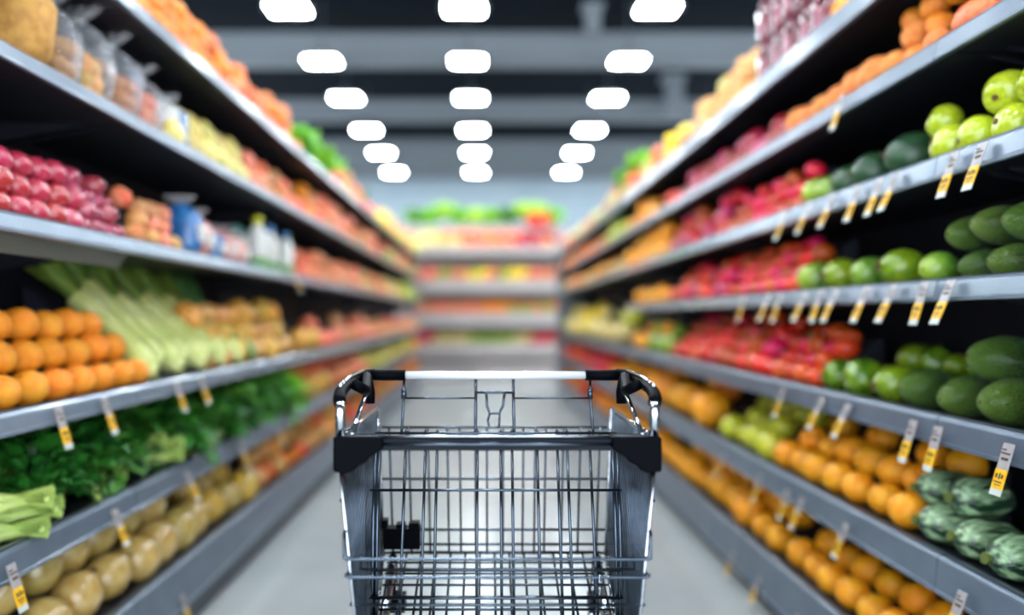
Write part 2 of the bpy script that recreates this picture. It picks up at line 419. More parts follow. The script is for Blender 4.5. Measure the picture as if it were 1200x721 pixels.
proto('lime_apple', 'green_apple', 'apple', apple, 'lime_apple', [('stem', stem(.34, .5, .02), 'stem_brown'), ('blossom_end', (lambda: (lambda q: q)(disc(-.43, .07)))(), 'stem_brown')], seg=26, rings=16, desc='yellow-green apple')
proto('lime_yellow', 'green_apple', 'apple', rnd(4, .04, 1.0), 'lime_yellow', [('stem', stem(.42, .54, .02), 'stem_brown')], desc='yellow-green apple')
proto('wrap', 'wrapped_apple_roll', 'apple pack', lambda d, t, p: Vector((d.x*.5, d.y*.5, (abs(d.z)**.6)*(1 if d.z > 0 else -1)*.72)) * (1 + .05*math.sin(10*d.z) + .04*nz(d, 3)), 'red_wrap',
      [('film_knot', (lambda mb: (mb.tube([(0,0,.68),(0,0,.8)], .07, 7, r2=.14), mb)[1])(MB()), 'knot_streak_pink')], desc='glossy dark red apple roll', long=1.45)
def pear(d, t, p):
    z = d.z; w = .5 - .17*max(0, z)**1.0 * 1.1
    return Vector((d.x*w, d.y*w, z*.64)) * (1 + .03*nz(d, 2) - .05*g(t, .2))
proto('pear', 'pear', 'pear', pear, 'pear_skin', [('stem', stem(.56, .74, .02, .1), 'stem_brown')], desc='pale yellow pear', long=1.25)
proto('cauli', 'pale_squash', 'squash', lambda d, t, p: Vector((d.x, d.y, d.z*.85)) * .52 * (1 + .07*math.cos(9*p)*math.sin(t) + .04*nz(d, 3)), 'cauli_skin', [('stem', stem(.36, .55, .05), 'calyx_green')], seg=27, desc='pale cream squash')
proto('onion', 'onion', 'onion', lambda d, t, p: Vector((d.x, d.y, d.z*.9)) * .5 * (1 + .22*g(t, .22) + .06*g(PI - t, .15) + .02*nz(d, 2)), 'onion_skin',
      [('root_tuft', disc(-.46, .06), 'stem_brown'), ('neck', stem(.5, .66, .03), 'stem_brown')], desc='brown onion')
def pot(o_): return lambda d, t, p: Vector((d.x*.5, d.y*.46, d.z*.6)) * (1 + .1*nz(d, 1.6, o_) + .03*nz(d, 4, o_))
proto('potato', 'potato', 'potato', pot(3), 'potato_skin', desc='tan potato', long=1.2)
proto('golden_potato', 'potato', 'potato', pot(8), 'golden_potato', desc='golden potato', long=1.15)
proto('pink_potato', 'potato', 'potato', pot(5), 'pink_potato', desc='pinkish potato', long=1.2)
proto('roll', 'bread_roll', 'bread roll', lambda d, t, p: Vector((d.x*.5, d.y*.42, d.z*.7)) * (1 + .05*nz(d, 2.2, 9)), 'bread_crust', [('score', (lambda mb: (mb.tube([(-.02,-.4,-.4),(.03,-.43,0),(-.02,-.4,.4)], .03, 6), mb)[1])(MB()), 'cauli_skin')], desc='bread roll', long=1.4)
proto('pale_melon', 'pale_melon', 'melon', lambda d, t, p: Vector((d.x, d.y, d.z*1.08)) * .5 * (1 + .10*g(t, .25) + .02*nz(d, 2, 4)), 'pale_melon', [('stem', stem(.56, .66, .035), 'stem_brown')], seg=24, rings=15, desc='pale shiny melon', long=1.08)
proto('bright_melon', 'yellow_melon', 'melon', lambda d, t, p: Vector((d.x, d.y, d.z*1.0)) * .5 * (1 + .08*g(t, .25) + .02*nz(d, 2, 4)), 'bright_melon', [('stem', stem(.52, .62, .035), 'stem_brown')], seg=24, rings=15, desc='amber yellow melon')
proto('tomato', 'tomato', 'tomato', lambda d, t, p: Vector((d.x, d.y, d.z*.88)) * .51 * (1 - .12*g(t, .35) + .025*math.cos(5*p)*math.sin(t)*max(0, d.z) + .02*nz(d, 2)), 'tomato_skin',
      [('calyx', star(5, .24, .37, .03), 'calyx_green')], desc='bright red tomato')
proto('orange_tomato', 'tomato', 'tomato', lambda d, t, p: Vector((d.x, d.y, d.z*.9)) * .51 * (1 - .1*g(t, .35) + .02*nz(d, 2)), 'orange_tomato',
      [('calyx', star(5, .24, .38, .03), 'calyx_green')], desc='orange-red tomato')
proto('plum', 'plum', 'plum', lambda d, t, p: Vector((d.x*.48, d.y*.46, d.z*.56)) * (1 - .06*math.exp(-(math.sin(p/2)/.2)**2)*math.sin(t)**2 - .05*g(t, .25)), 'plum_skin', [('stem', stem(.5, .6, .015), 'stem_brown')], desc='dark red plum', long=1.1)
def pepper(d, t, p): 
    w = .5 * (1 - .16*max(0, -d.z)) * (1 + .09*math.cos(4*p)*math.sin(t))
    return Vector((d.x*w, d.y*w, (abs(d.z)**.8)*(1 if d.z > 0 else -1)*.58 - .09*g(t, .35)))
proto('red_pepper', 'red_pepper', 'pepper', pepper, 'red_pepper_skin', [('stem', stem(.44, .66, .045, .08), 'pepper_green')], seg=24, desc='glossy red pepper', long=1.15)
proto('green_pepper', 'green_pepper', 'pepper', pepper, 'pepper_green', [('stem', stem(.44, .66, .045, .08), 'calyx_green')], seg=24, desc='glossy green pepper', long=1.15)
proto('yellow_pepper', 'yellow_pepper', 'pepper', pepper, 'golden_skin', [('stem', stem(.44, .66, .045, .08), 'calyx_green')], seg=24, desc='yellow pepper', long=1.15)
proto('cantaloupe', 'cantaloupe', 'melon', lambda d, t, p: Vector((d.x, d.y, d.z*1.05)) * .5 * (1 - .015*math.cos(10*p)*math.sin(t)), 'melon_orange', [('stem', stem(.5, .58, .03), 'stem_brown')], seg=30, rings=15, desc='rough orange melon')
proto('papaya', 'papaya', 'papaya', lambda d, t, p: Vector((d.x*.5*(1-.12*d.z), d.y*.5*(1-.12*d.z), d.z*.85)), 'papaya_skin', [('stem', stem(.83, .92, .04), 'stem_brown')], seg=24, rings=15, desc='reddish papaya', long=1.7)
proto('watermelon', 'watermelon', 'watermelon', lambda d, t, p: Vector((d.x, d.y, d.z*1.12)) * .5 * (1 + .01*nz(d, 2)), 'watermelon_rind', [('stem', stem(.54, .66, .025), 'stem_brown')], seg=28, rings=18, desc='dark green watermelon', long=1.12)
def avo(d, t, p):
    w = .5 * (1 - .16*max(0, d.z)**1.2)
    return Vector((d.x*w, d.y*w, d.z*.74)) * (1 + .02*nz(d, 2.5) + .008*nz(d, 14))
proto('avocado', 'avocado', 'avocado', avo, 'avocado_skin', [('stem', disc(.725, .05), 'stem_brown')], seg=32, rings=22, desc='dark pebbled avocado', long=1.48)
proto('mango', 'green_mango', 'mango', lambda d, t, p: Vector((d.x*.5, d.y*.44 + .05*d.z*d.z, d.z*.6)) * (1 + .03*nz(d, 2)), 'mango_green', [('stem', disc(.59, .045), 'stem_brown')], seg=24, rings=15, desc='smooth green mango', long=1.2)
proto('guava', 'green_guava', 'guava', lambda d, t, p: Vector((d.x, d.y, d.z*1.1)) * .5 * (1 + .05*nz(d, 3, 7) + .1*g(t, .3)), 'bright_green', [('crown', star(6, .2, .58, .05), 'stem_brown')], seg=22, rings=14, desc='yellow-green guava', long=1.1)
proto('lemon', 'lemon', 'lemon', lambda d, t, p: Vector((d.x*.48, d.y*.48, d.z*.58)) * (1 + .16*g(t, .22) + .12*g(PI - t, .2)), 'lemon_skin', [('calyx', disc(.66, .04), 'calyx_green')], desc='yellow lemon', long=1.25)
proto('pineapple_mango', 'yellow_mango', 'mango', lambda d, t, p: Vector((d.x*.5, d.y*.44 + .05*d.z*d.z, d.z*.62)), 'lemon_skin', [('stem', disc(.6, .045), 'stem_brown')], desc='yellow mango', long=1.2)
def marrow(d, t, p): 
    w = .5 * (1 - .35*max(0, abs(d.z) - .75) / .25 * .4)
    return Vector((d.x*w, d.y*w, (abs(d.z)**.75)*(1 if d.z > 0 else -1)*.85)) * (1 + .07*nz(d, 2.2) + .03*math.cos(7*p)*math.sin(t))
proto('marrow', 'striped_marrow', 'marrow', marrow, 'marrow_skin', [('stem', stem(.80, .95, .09, .03), 'calyx_green')], seg=35, rings=20, desc='striped dark green marrow', long=1.7)
proto('zucchini', 'zucchini', 'zucchini', lambda d, t, p: Vector((d.x*.5, d.y*.5 + .1*d.z*d.z, (abs(d.z)**.7)*(1 if d.z > 0 else -1)*1.9)), 'zucchini_skin', [('stem', stem(1.85, 2.1, .16, .03), 'stalk_pale')], seg=14, rings=18, desc='green zucchini', long=3.8)
proto('shallot', 'pale_bulb', 'bulb', lambda d, t, p: Vector((d.x*.5, d.y*.5, d.z*.8)) * (1 + .3*g(t, .25)), 'stalk_pale', [('neck', stem(.85, 1.15, .1, .1), 'leek_green')], desc='pale green bulb', long=1.6)

# multi-part plants built as root empties: returns list of (name, mesh) parts
def leaf(mb, base, dirv, ln, wd, curl=.5, ruffle=.15, n=6, side=4, fold=.25):
    dirv = dirv.normalized(); up = Vector((0, 0, 1))
    sd = dirv.cross(up); 
    if sd.length < .05: sd = Vector((1, 0, 0))
    sd.normalize(); nr = sd.cross(dirv).normalized()
    ph = U(0, 6)
    vs = []; pos_ = Vector(base); dcur = dirv.copy()
    for i in range(n + 1):
        t = i / n
        w = wd * (math.sin(PI * min(1, t*.92 + .06)) ** .7)
        for k in range(side + 1):
            q = k / side * 2 - 1
            off = sd * (q * w * .5) + nr * (abs(q) * w * fold + ruffle * w * math.sin(ph + 9*t + 4*q) * abs(q))
            vs.append(pos_ + off)
        dcur = (dcur - nr * (curl / n)).normalized() if curl else dcur
        nr = sd.cross(dcur).normalized()
        pos_ = pos_ + dcur * (ln / n)
    fs = []
    for i in range(n):
        for k in range(side):
            a = i*(side+1) + k; fs.append((a, a+1, a+side+2, a+side+1))
    mb.add(vs, fs)

def bunch(seed, nleaf, ln, wd, lm, sm, stems=8):
    random.seed(seed)
    a = MB()
    for i in range(nleaf):
        ang = U(0, 2*PI); el = U(.1, 1.4)
        d = Vector((math.cos(ang)*math.cos(el), math.sin(ang)*math.cos(el), math.sin(el)))
        leaf(a, d * U(.15, .42) + Vector((0, 0, -.08)), d + Vector((U(-.5,.5), U(-.5,.5), U(-.3,.3))), ln*U(.7, 1.2), wd*U(.7, 1.2), curl=U(.3, 1.3))
    b = MB()
    for i in range(stems):
        ang = U(0, 2*PI); r = U(.02, .12)
        b.tube([(r*math.cos(ang)*.7, r*math.sin(ang)*.7 - .15, -.4), (r*math.cos(ang), r*math.sin(ang), -.2), (2*r*math.cos(ang), 2*r*math.sin(ang), .1)], .035, 6, r2=.02)
    return [('leaves', a.mesh('leaves', M[lm])), ('stems', b.mesh('stems', M[sm]))]
BUNCH = {
 'spinach': [bunch(s, 46, .42, .24, 'leaf_dark', 'stalk_pale') for s in (1, 2, 3)],
 'parsley': [bunch(s, 110, .20, .12, 'leaf_dark', 'stalk_pale') for s in (4, 5)],
 'chard': [bunch(s, 24, .6, .36, 'leaf_mid', 'stalk_pale') for s in (6, 7)],
 'lime': [bunch(s, 40, .5, .3, 'leaf_bright', 'stalk_pale') for s in (8, 9)],
}
def lettuce(seed, lm):
    random.seed(seed)
    a = MB(); n = 26
    for i in range(n):
        t = i / n; ang = i * 2.4; el = 1.35 - 1.15*t
        d = Vector((math.cos(ang)*math.cos(el), math.sin(ang)*math.cos(el), math.sin(el)))
        leaf(a, Vector((0, 0, -.3)) + d*.06, d, .62 + .12*t, .5 + .15*t, curl=-1.5 + .9*t, ruffle=.22, n=7, side=6, fold=.18)
    h = MB(); h.blob(lambda d, t, p: d*.27*(1 + .06*nz(d, 3)) + Vector((0, 0, -.02)), 16, 10)
    c = MB(); c.tube([(0, 0, -.44), (0, 0, -.25)], .08, 8)
    return [('leaves', a.mesh('leaves', M[lm])), ('heart', h.mesh('heart', M['leaf_lime'])), ('stem', c.mesh('stem', M['stalk_pale']))]
LETT = {'lettuce': [lettuce(11, 'leaf_bright'), lettuce(12, 'leaf_bright')], 'lime_lettuce': [lettuce(13, 'leaf_lime')], 'dark_lettuce': [lettuce(14, 'leaf_mid')]}
random.seed(21)

def place_tree(name, parts, loc, scale, rot, label, cat, group=None):
    r = empty(name, loc); r.rotation_euler = rot; r.scale = (scale,)*3
    for pn, me in parts:
        o = bpy.data.objects.new(pn, me); C.objects.link(o); o.parent = r
    tag(r, label, cat, group)
    return r

ORD = ['first', 'second', 'third', 'fourth', 'fifth', 'sixth', 'seventh', 'eighth', 'ninth', 'tenth', 'eleventh', 'twelfth', 'thirteenth', 'fourteenth', 'fifteenth', 'sixteenth', 'seventeenth', 'eighteenth', 'nineteenth', 'twentieth']
LV = ['front', 'second', 'third', 'fourth', 'fifth']
def put(key, loc, d, rot, label, group, parts=True):
    p = P[key]
    o = bpy.data.objects.new(p['name'], p['me']); C.objects.link(o)
    o.location = loc; o.scale = (d, d, d); o.rotation_euler = rot
    tag(o, label, p['cat'], group)
    if parts:
        for pn, me in p['parts']:
            c = bpy.data.objects.new(pn, me); C.objects.link(c); c.parent = o
    return o
COUNT = {}; SEEN = set()
def plural(n):
    n = n.replace('_', ' ')
    return n[:-2] + 'ches' if n.endswith('ch') else (n + 'es' if n.endswith(('o', 'h')) else n + 's')
def pile(side, sh, x0, x1, kinds, d, levels, where, orient='rand', a=None, b=None, gap=1.08, inset=.0, jit=.07, sv=.13, shrink=(0, 0), riser=True, near_z=3.8, full=False):
    """fruit heaped against the slope of a shelf; x0, x1 are its ends measured along the rail"""
    s = -1 if side == 'L' else 1
    if a is None: a, b = (.30, .80) if sh <= 2 else (.60, .72)
    kf = (HALF + .03 + inset + .5*d) / HALF if inset == 0 else 1.12
    hs = HS(side, sh); za, zb = sorted((zof(x0)*kf, zof(x1)*kf))
    zm = 12.85 if side == 'L' else (5.88 if sh == 3 else 11.44)
    za, zb = min(za, zm - .2), min(zb, zm)
    if isinstance(kinds, str): kinds = [kinds]
    long = max(P[k]['long'] for k in kinds) if orient == 'aisle' else 1.0
    longz = max(P[k]['long'] for k in kinds) if orient == 'along' else 1.0
    Xf = HALF + .030 + inset
    if za > 2.9 and orient in ('rand', 'any', 'stand'): gap *= 1.32; jit = max(jit, .15); sv = max(sv, .2)
    n0 = max(1, int((zb - za) / (d*gap*longz)))
    step = (zb - za) / n0
    idx = {}
    for k in range(levels):
        n = n0 if (k % 2 == 0 or full) else n0 - 1
        off = step*.5 if k % 2 == 0 else step
        n = max(1, n)
        for i in range(n):
            z = za + off + i*step
            if z < za + shrink[0]*k*step or z > zb - shrink[1]*k*step: continue
            if k == levels - 1 and k > 0 and sv > .05 and R() < .22: continue
            kk = random.choice(kinds)
            p = P[kk]; dd = d*U(1-sv, 1+sv*.7)
            X = Xf + long*d*.5 + k*a*d + U(-jit, jit)*d
            h = hs + dd*.5*(.97) + k*b*d + (U(-.05, .08)*d if k else 0)
            zz = z + U(-jit, jit)*d
            if orient == 'rand': rot = (U(-.9, .9), U(-.9, .9), U(0, 6.28))
            elif orient == 'any': rot = (U(0, 6.28), U(0, 6.28), U(0, 6.28))
            elif orient == 'aisle': rot = (0, -s*PI/2 + U(-.14, .14), U(-.22, .22))
            elif orient == 'end': rot = (0, s*PI/2 + U(-.5, .5), U(-.5, .5))
            elif orient == 'along': rot = (PI/2 + U(-.08, .08), 0, U(-.1, .1))
            else: rot = (U(-.12, .12), U(-.12, .12), U(0, 6.28))
            near = z < near_z
            key = (kk, k)
            idx[key] = idx.get(key, 0) + 1
            if near and idx[key] <= 20:
                lab = '%s, %s from the near end, %s row, %s' % (p['desc'], ORD[idx[key]-1], LV[k], where)
                grp = None
            else:
                lab = '%s farther along the %s row, %s' % (p['desc'], LV[k], where)
            grp = '%s on the %s %s shelf' % (plural(p['name']), ON[sh], sideword[side])
            put(kk, (s*X, zz, h), dd, rot, lab, grp, parts=(z < 4.6))
            COUNT[p['name']] = COUNT.get(p['name'], 0) + 1
    if riser and levels > 1:
        L_ = math.hypot(a, b); cx = Xf + long*d*.5 + b/L_*d*.52; cy = hs + d*.5 - a/L_*d*.52
        t0 = -(cy - hs - .001) / (b*d); t1 = levels - 1 + .4
        pts = [(cx + t0*a*d, hs + .001), (cx + t1*a*d, cy + t1*b*d), (min(1.61, cx + t1*a*d + .02), cy + t1*b*d), (min(1.61, cx + t1*a*d + .02), hs + .001)]
        if pts[1][0] < 1.6:
            m_ = MB(); m_.prism([(s*u, v) for u, v in pts], za + .01, zb - .01)
            o = m_.build('display_riser', M['shelf_back'])
            lb = 'black sloping riser under the %s, %s' % (plural(P[kinds[0]]['name']), where)
            if ON[sh] not in where and 'bottom' not in where: lb += ', %s %s shelf' % (ON[sh], sideword[side])
            while lb in SEEN: lb += ' again'; print('AGAIN', lb)
            SEEN.add(lb); tag(o, lb, 'display riser')

# ------------------------------------------------------------------ LEFT side
# top shelf
pile('L', 0, 150, 250, 'mandarin', .112, 3, 'top left shelf', gap=.95)
pile('L', 0, 250, 345, ['mandarin', 'mandarin', 'peach'], .12, 3, 'top left shelf beyond', gap=.95)
for i, z in enumerate([5.0, 5.45, 5.95]):
    place_tree('lettuce_head', LETT['lettuce'][i % 2], (-1.33, z, HS('L', 0) + .15), .36, (U(-.1,.1), .2, U(0, 6)), 'green lettuce head on the top left shelf, %s after the mandarins' % ORD[i], 'lettuce', 'lettuce heads on the top left shelf')
pile('L', 0, 385, 412, ['peach', 'cauli'], .16, 2, 'top left shelf after the lettuces')
place_tree('lettuce_head', LETT['dark_lettuce'][0], (-1.40, 7.4, HS('L', 0) + .18), .36, (0, .2, 1), 'dark green lettuce behind the peaches on the top left shelf', 'lettuce', 'lettuce heads on the top left shelf')
pile('L', 0, 415, 436, ['tomato', 'peach'], .14, 2, 'top left shelf far end')
pile('L', 0, 437, 462, ['lemon', 'golden', 'cauli'], .17, 2, 'top left shelf far end')
pile('L', 0, 464, 490, ['lime_yellow', 'peach'], .18, 2, 'top left shelf last stretch')
# second shelf
pile('L', 1, 190, 285, ['pear', 'cauli', 'pear'], .112, 2, 'second left shelf', orient='stand', gap=1.0)
pile('L', 1, 285, 350, ['peach', 'pink_potato'], .12, 2, 'second left shelf', gap=.95)
pile('L', 1, 350, 362, ['orange'], .17, 2, 'second left shelf middle')
pile('L', 1, 362, 440, ['peach', 'peach', 'pink_potato'], .15, 2, 'second left shelf farther on')
pile('L', 1, 440, 496, ['plum', 'guava', 'peach'], .15, 2, 'second left shelf far end')
# third shelf
pile('L', 2, -50, 90, 'red_apple', .082, 3, 'third left shelf', gap=.98, sv=.05, full=True, jit=.04)
pile('L', 2, 90, 140, 'wrap', .062, 4, 'third left shelf', orient='aisle', gap=1.0)
pile('L', 2, 142, 168, ['onion', 'peach'], .078, 3, 'third left shelf beside the apples')
pile('L', 2, 168, 210, ['pink_potato', 'potato', 'guava'], .07, 3, 'third left shelf beside the blue bags')
pile('L', 2, 346, 420, ['peach', 'pink_potato'], .12, 2, 'third left shelf after the cartons', gap=1.0)
pile('L', 2, 420, 468, ['peach', 'cauli'], .12, 2, 'third left shelf far part')
pile('L', 2, 468, 497, ['guava', 'lime_yellow'], .16, 2, 'third left shelf far end')
# fourth shelf
pile('L', 3, -60, 166, 'orange', .100, 3, 'left of the leeks', gap=1.06, shrink=(0, .7), a=.5, b=.84, jit=.03, sv=.04)
pile('L', 3, 236, 335, ['golden_potato', 'onion', 'golden_potato'], .12, 3, 'right of the leeks', gap=1.0, a=.35, b=.8)
pile('L', 3, 338, 366, ['orange_tomato', 'orange_tomato', 'golden_potato'], .16, 2, 'after the golden potatoes')
pile('L', 3, 368, 430, ['pink_potato', 'peach'], .135, 2, 'fourth left shelf farther on')
pile('L', 3, 430, 490, ['pink_potato', 'onion', 'peach'], .12, 2, 'fourth left shelf far end')
# fifth shelf : after the greens
pile('L', 4, 326, 390, ['golden_potato', 'peach', 'onion'], .145, 3, 'fifth left shelf after the greens')
pile('L', 4, 390, 425, ['pink_potato', 'peach'], .16, 2, 'fifth left shelf farther on')
pile('L', 4, 425, 462, ['cauli', 'pear', 'lime_yellow'], .12, 2, 'fifth left shelf far part')
pile('L', 4, 462, 496, ['golden', 'guava'], .14, 2, 'fifth left shelf far end')
# bottom
pile('L', 5, -20, 215, ['pale_melon'], .155, 2, 'bottom left shelf', orient='rand', gap=.98, near_z=9)
pile('L', 5, 215, 300, ['bright_melon', 'pale_melon'], .14, 2, 'bottom left shelf middle', gap=1.0)
pile('L', 5, 296, 400, ['onion', 'orange_tomato', 'onion', 'golden_potato', 'mandarin'], .125, 2, 'bottom left shelf', gap=1.0)
pile('L', 5, 400, 470, ['orange_tomato', 'onion', 'orange'], .12, 2, 'bottom left shelf far part')
pile('L', 5, 470, 496, ['golden', 'orange_tomato', 'tomato'], .15, 2, 'bottom left shelf far end')

# leeks leaning on the fourth shelf
def leek_parts(seed, sm, lm):
    random.seed(seed)
    a = MB(); a.tube([(0, 0, -.02), (0, 0, 0), (.004, 0, .05), (.0, .004, .16), (-.003, 0, .30)], lambda t: .014 + .024*min(1, t*4) - .004*t, 12)
    r = MB()
    for k in range(9): an = k*.7; r.tube([(.006*math.cos(an), .006*math.sin(an), -.02), (.016*math.cos(an), .016*math.sin(an), -.035)], .0018, 4)
    l = MB()
    for k in range(7):
        an = k*2*PI/7
        leaf(l, Vector((.012*math.cos(an), .012*math.sin(an), .24)), Vector((.14*math.cos(an), .14*math.sin(an), 1)), U(.22, .34), .042, curl=U(-.2, .5), ruffle=.04, n=7, side=2, fold=.45)
    return [('shaft', a.mesh('shaft', M[sm])), ('leaves', l.mesh('leaves', M[lm])), ('roots', r.mesh('roots', M['leek_white']))]
LEEK = [leek_parts(31, 'leek_white', 'leek_green'), leek_parts(32, 'leek_white', 'leek_green'), leek_parts(33, 'leek_white', 'leek_green')]
LEEKD = [leek_parts(34, 'leek_dark', 'leek_dark')]
random.seed(5)
hs = HS('L', 3)
nl = 11
for i in range(nl):
    z = 2.58 + i*.113
    dark = i >= 9
    place_tree('leek', (LEEKD[0] if dark else LEEK[i % 3]), (-1.205 - (i % 2)*.03, z, hs + .055 + (i % 2)*.03), U(1.0, 1.08) * (1.15 if not dark else .95), (U(-.06, .06) - .05, -.80 + U(-.05, .05), 0),
               ('dark green spring onion' if dark else 'pale green leek') + ' leaning back on its shelf, %s from the oranges' % ORD[i], 'leek' if not dark else 'spring onion', 'leeks leaning on the fourth left shelf')
m_ = MB(); m_.prism([(-1.245, hs+.001), (-1.60, hs+.345), (-1.615, hs+.345), (-1.615, hs+.001)], 2.53, 3.80); tag(m_.build('display_riser', M['shelf_back']), 'black sloping riser that the leeks lean against', 'display riser')

# leafy greens, fifth shelf
hs = HS('L', 4)
gz = []
z = 2.0
specs = []
while z < 4.5:
    specs.append(z); z += .128
for i, z in enumerate(specs):
    for lay in range(3):
        if lay == 0 and 2.56 < z < 2.80: continue
        kind = ['parsley', 'spinach', 'spinach'][lay] if z < 2.6 else ('spinach' if z < 3.0 or lay == 0 else ('chard' if z > 3.3 else 'parsley'))
        if z > 4.25: kind = 'lime'
        bl = BUNCH[kind]; w = {'spinach': 'dark spinach', 'parsley': 'curly parsley', 'chard': 'broad-leaved chard', 'lime': 'bright green leaf'}[kind]
        zz = z + (.06 if lay == 1 else 0) + U(-.02, .02)
        place_tree('greens_bunch', bl[i % len(bl)], (-1.245 - lay*.095, zz, hs + .075 + lay*.052), U(.22, .27), (U(-.4, .4), U(-.5, .2), U(0, 6)),
                   '%s bunch, %s from the near end, %s row, fifth left shelf' % (w, ORD[min(19, i)], LV[lay]), 'leafy greens', 'leafy bunches on the fifth left shelf')
# light celery / bulb stalks among the greens
def stalks(seed):
    random.seed(seed); a = MB()
    for k in range(6): a.tube([(U(-.03,.03), U(-.03,.03), -.09), (U(-.02,.02), U(-.02,.02), 0), (U(-.04,.04), U(-.04,.04), .10)], .016, 7, r2=.012)
    b = MB(); b.tube([(0, 0, -.10), (0, 0, -.085)], .03, 9)
    return [('stalks', a.mesh('stalks', M['stalk_pale'])), ('base', b.mesh('base', M['leek_white']))]
ST = stalks(3)
for i, z in enumerate([1.84, 1.90, 1.86]):
    place_tree('celery_bunch', ST, (-1.21, z, hs + .03 + .036*i), .85, (0, 1.35, .2), 'pale celery stalks at the near end of the greens, %s up' % ORD[i], 'celery', 'celery at the near end of the greens')
for i, (z, dz) in enumerate([(2.68, .04), (2.73, .085), (2.62, .13)]):
    place_tree('celery_bunch', ST, (-1.20 - .02*i, z, hs + .02 + dz*.8), .72, (0, 1.3, .3), 'pale celery stalks in the middle of the dark greens, %s up' % ORD[i], 'celery', 'celery amid the dark greens')

# bags on the second shelf
hs = HS('L', 1)
def bag_mesh(w, dd, h, seed, top=.82):
    mb = MB()
    def f(d, t, p):
        z = d.z; sq = abs(z)**.7 * (1 if z > 0 else -1)
        cx = abs(d.x)**.75 * (1 if d.x > 0 else -1); cy = abs(d.y)**.75 * (1 if d.y > 0 else -1)
        nar = 1 - .55*max(0, z)**2
        return Vector((cx*w*.5*nar, cy*dd*.5*nar, h*.5*(sq + 1))) * 1.0 + Vector((nz(d, 3, seed), nz(d, 3, seed+4), 0))*.012
    mb.blob(f, 30, 20)
    return mb
def crimp(h, w=.10):
    mb = MB(); n = 12
    vs = []
    for j, (zz, ww) in enumerate([(h*.94, .03), (h*1.0, .022), (h*1.05, .05), (h*1.14, w)]):
        for k in range(n + 1):
            t = k/n*2 - 1
            vs.append((t*ww, .010*math.sin(k*2.1)*(j+1), zz))
    fs = [(j*(n+1)+k, j*(n+1)+k+1, (j+1)*(n+1)+k+1, (j+1)*(n+1)+k) for j in range(3) for k in range(n)]
    mb.add(vs, fs); return mb
sack = empty('kraft_sack', (-1.31, 1.96, hs)); bag_mesh(.26, .17, .30, 2).build('sack_body', M['kraft_sack'], sack, True)
a = MB(); a.tube([(.03*math.cos(q*.8), .03*math.sin(q*.8), .295 + .001*q) for q in range(9)], .005, 5); a.build('tie', M['stem_brown'], sack)
crimp(.29, .08).build('sack_neck', M['kraft_sack'], sack)
tag(sack, 'golden brown rough sack at the near end of the second left shelf', 'sack')
for bi, (z, w, h, inner) in enumerate([(2.135, .20, .27, 'roll'), (2.30, .22, .29, 'golden_potato'), (2.49, .22, .28, 'roll'), (2.68, .20, .24, 'pink_potato')]):
    bg = empty('clear_bag', (-1.30, z, hs))
    bag_mesh(w, .145, h, bi).build('film', M['film'], bg, True)
    crimp(h, .09).build('crimped_top', M['film'], bg)
    a = MB(); a.tube([(.02*math.cos(q*.8), .02*math.sin(q*.8), h*.985) for q in range(9)], .004, 5); a.build('tie', M['cap_blue'] if bi == 3 else M['tag_white'], bg)
    nm = {'roll': 'bread rolls', 'golden_potato': 'golden potatoes', 'pink_potato': 'pinkish potatoes'}[inner]
    tag(bg, 'clear plastic bag of %s, %s from the near end of the second left shelf' % (nm, ORD[bi]), 'bag', 'clear bags on the second left shelf')
    k = 0
    for lev in range(4):
        for j in range(2):
            for c in range(2):
                if lev == 3 and j == 1: continue
                sz = .062
                put(inner, (-1.30 + (j - .5)*.085*(1 - .1*lev) + U(-.004, .004), z + (c - .5)*.062*(1-.08*lev), hs + .036 + lev*.054), sz, (U(-.4, .4), PI/2*(inner == 'roll') + U(-.4, .4), U(-.3, .3)),
                    '%s inside the %s clear bag, %s layer from the bottom' % (P[inner]['desc'], ORD[bi], ORD[lev]), '%s in the %s bag' % (nm, ORD[bi]), parts=False)
bg = empty('blue_bag', (-1.27, 2.86, hs)); bag_mesh(.15, .13, .20, 9).build('bag_body', M['carton_white'], bg, True); crimp(.195, .06).build('crimped_top', M['film'], bg)
a = MB(); a.prism([(.0745, .03), (.082, .03), (.080, .15), (.070, .15)], -.03, .03); a.build('blue_band', M['bag_blue'], bg)
tag(bg, 'white and blue packet beside the pears on the second left shelf', 'packet')

# blue bags + pink packs and cartons, third shelf
hs = HS('L', 2)
for i, (z, w, bmat) in enumerate([(3.02, .20, 'bag_blue'), (3.16, .17, 'bag_pink'), (3.31, .17, 'bag_blue'), (3.47, .16, 'bag_pink'), (3.64, .16, 'bag_pink')]):
    bg = empty('snack_packet', (-1.28, z, hs)); h = [.23, .20, .15, .17, .15][i]
    bag_mesh(w, .12, h, 20 + i).build('bag_body', M[bmat], bg, True); crimp(h*.985, .07).build('crimped_top', M['tag_clear'], bg)
    a = MB(); a.box(w*.5 - .012, w*.5 + .004, -.03, .03, h*.3, h*.6); a.build('label', M['carton_white'], bg)
    tag(bg, ['large blue packet with a white label, nearest of the packets', 'tall pink packet between two blue packets', 'low blue packet between two pink packets', 'pink packet, second before the white cartons', 'small pink packet next to the white cartons'][i] + ' on the third left shelf', 'packet', 'packets on the third left shelf')
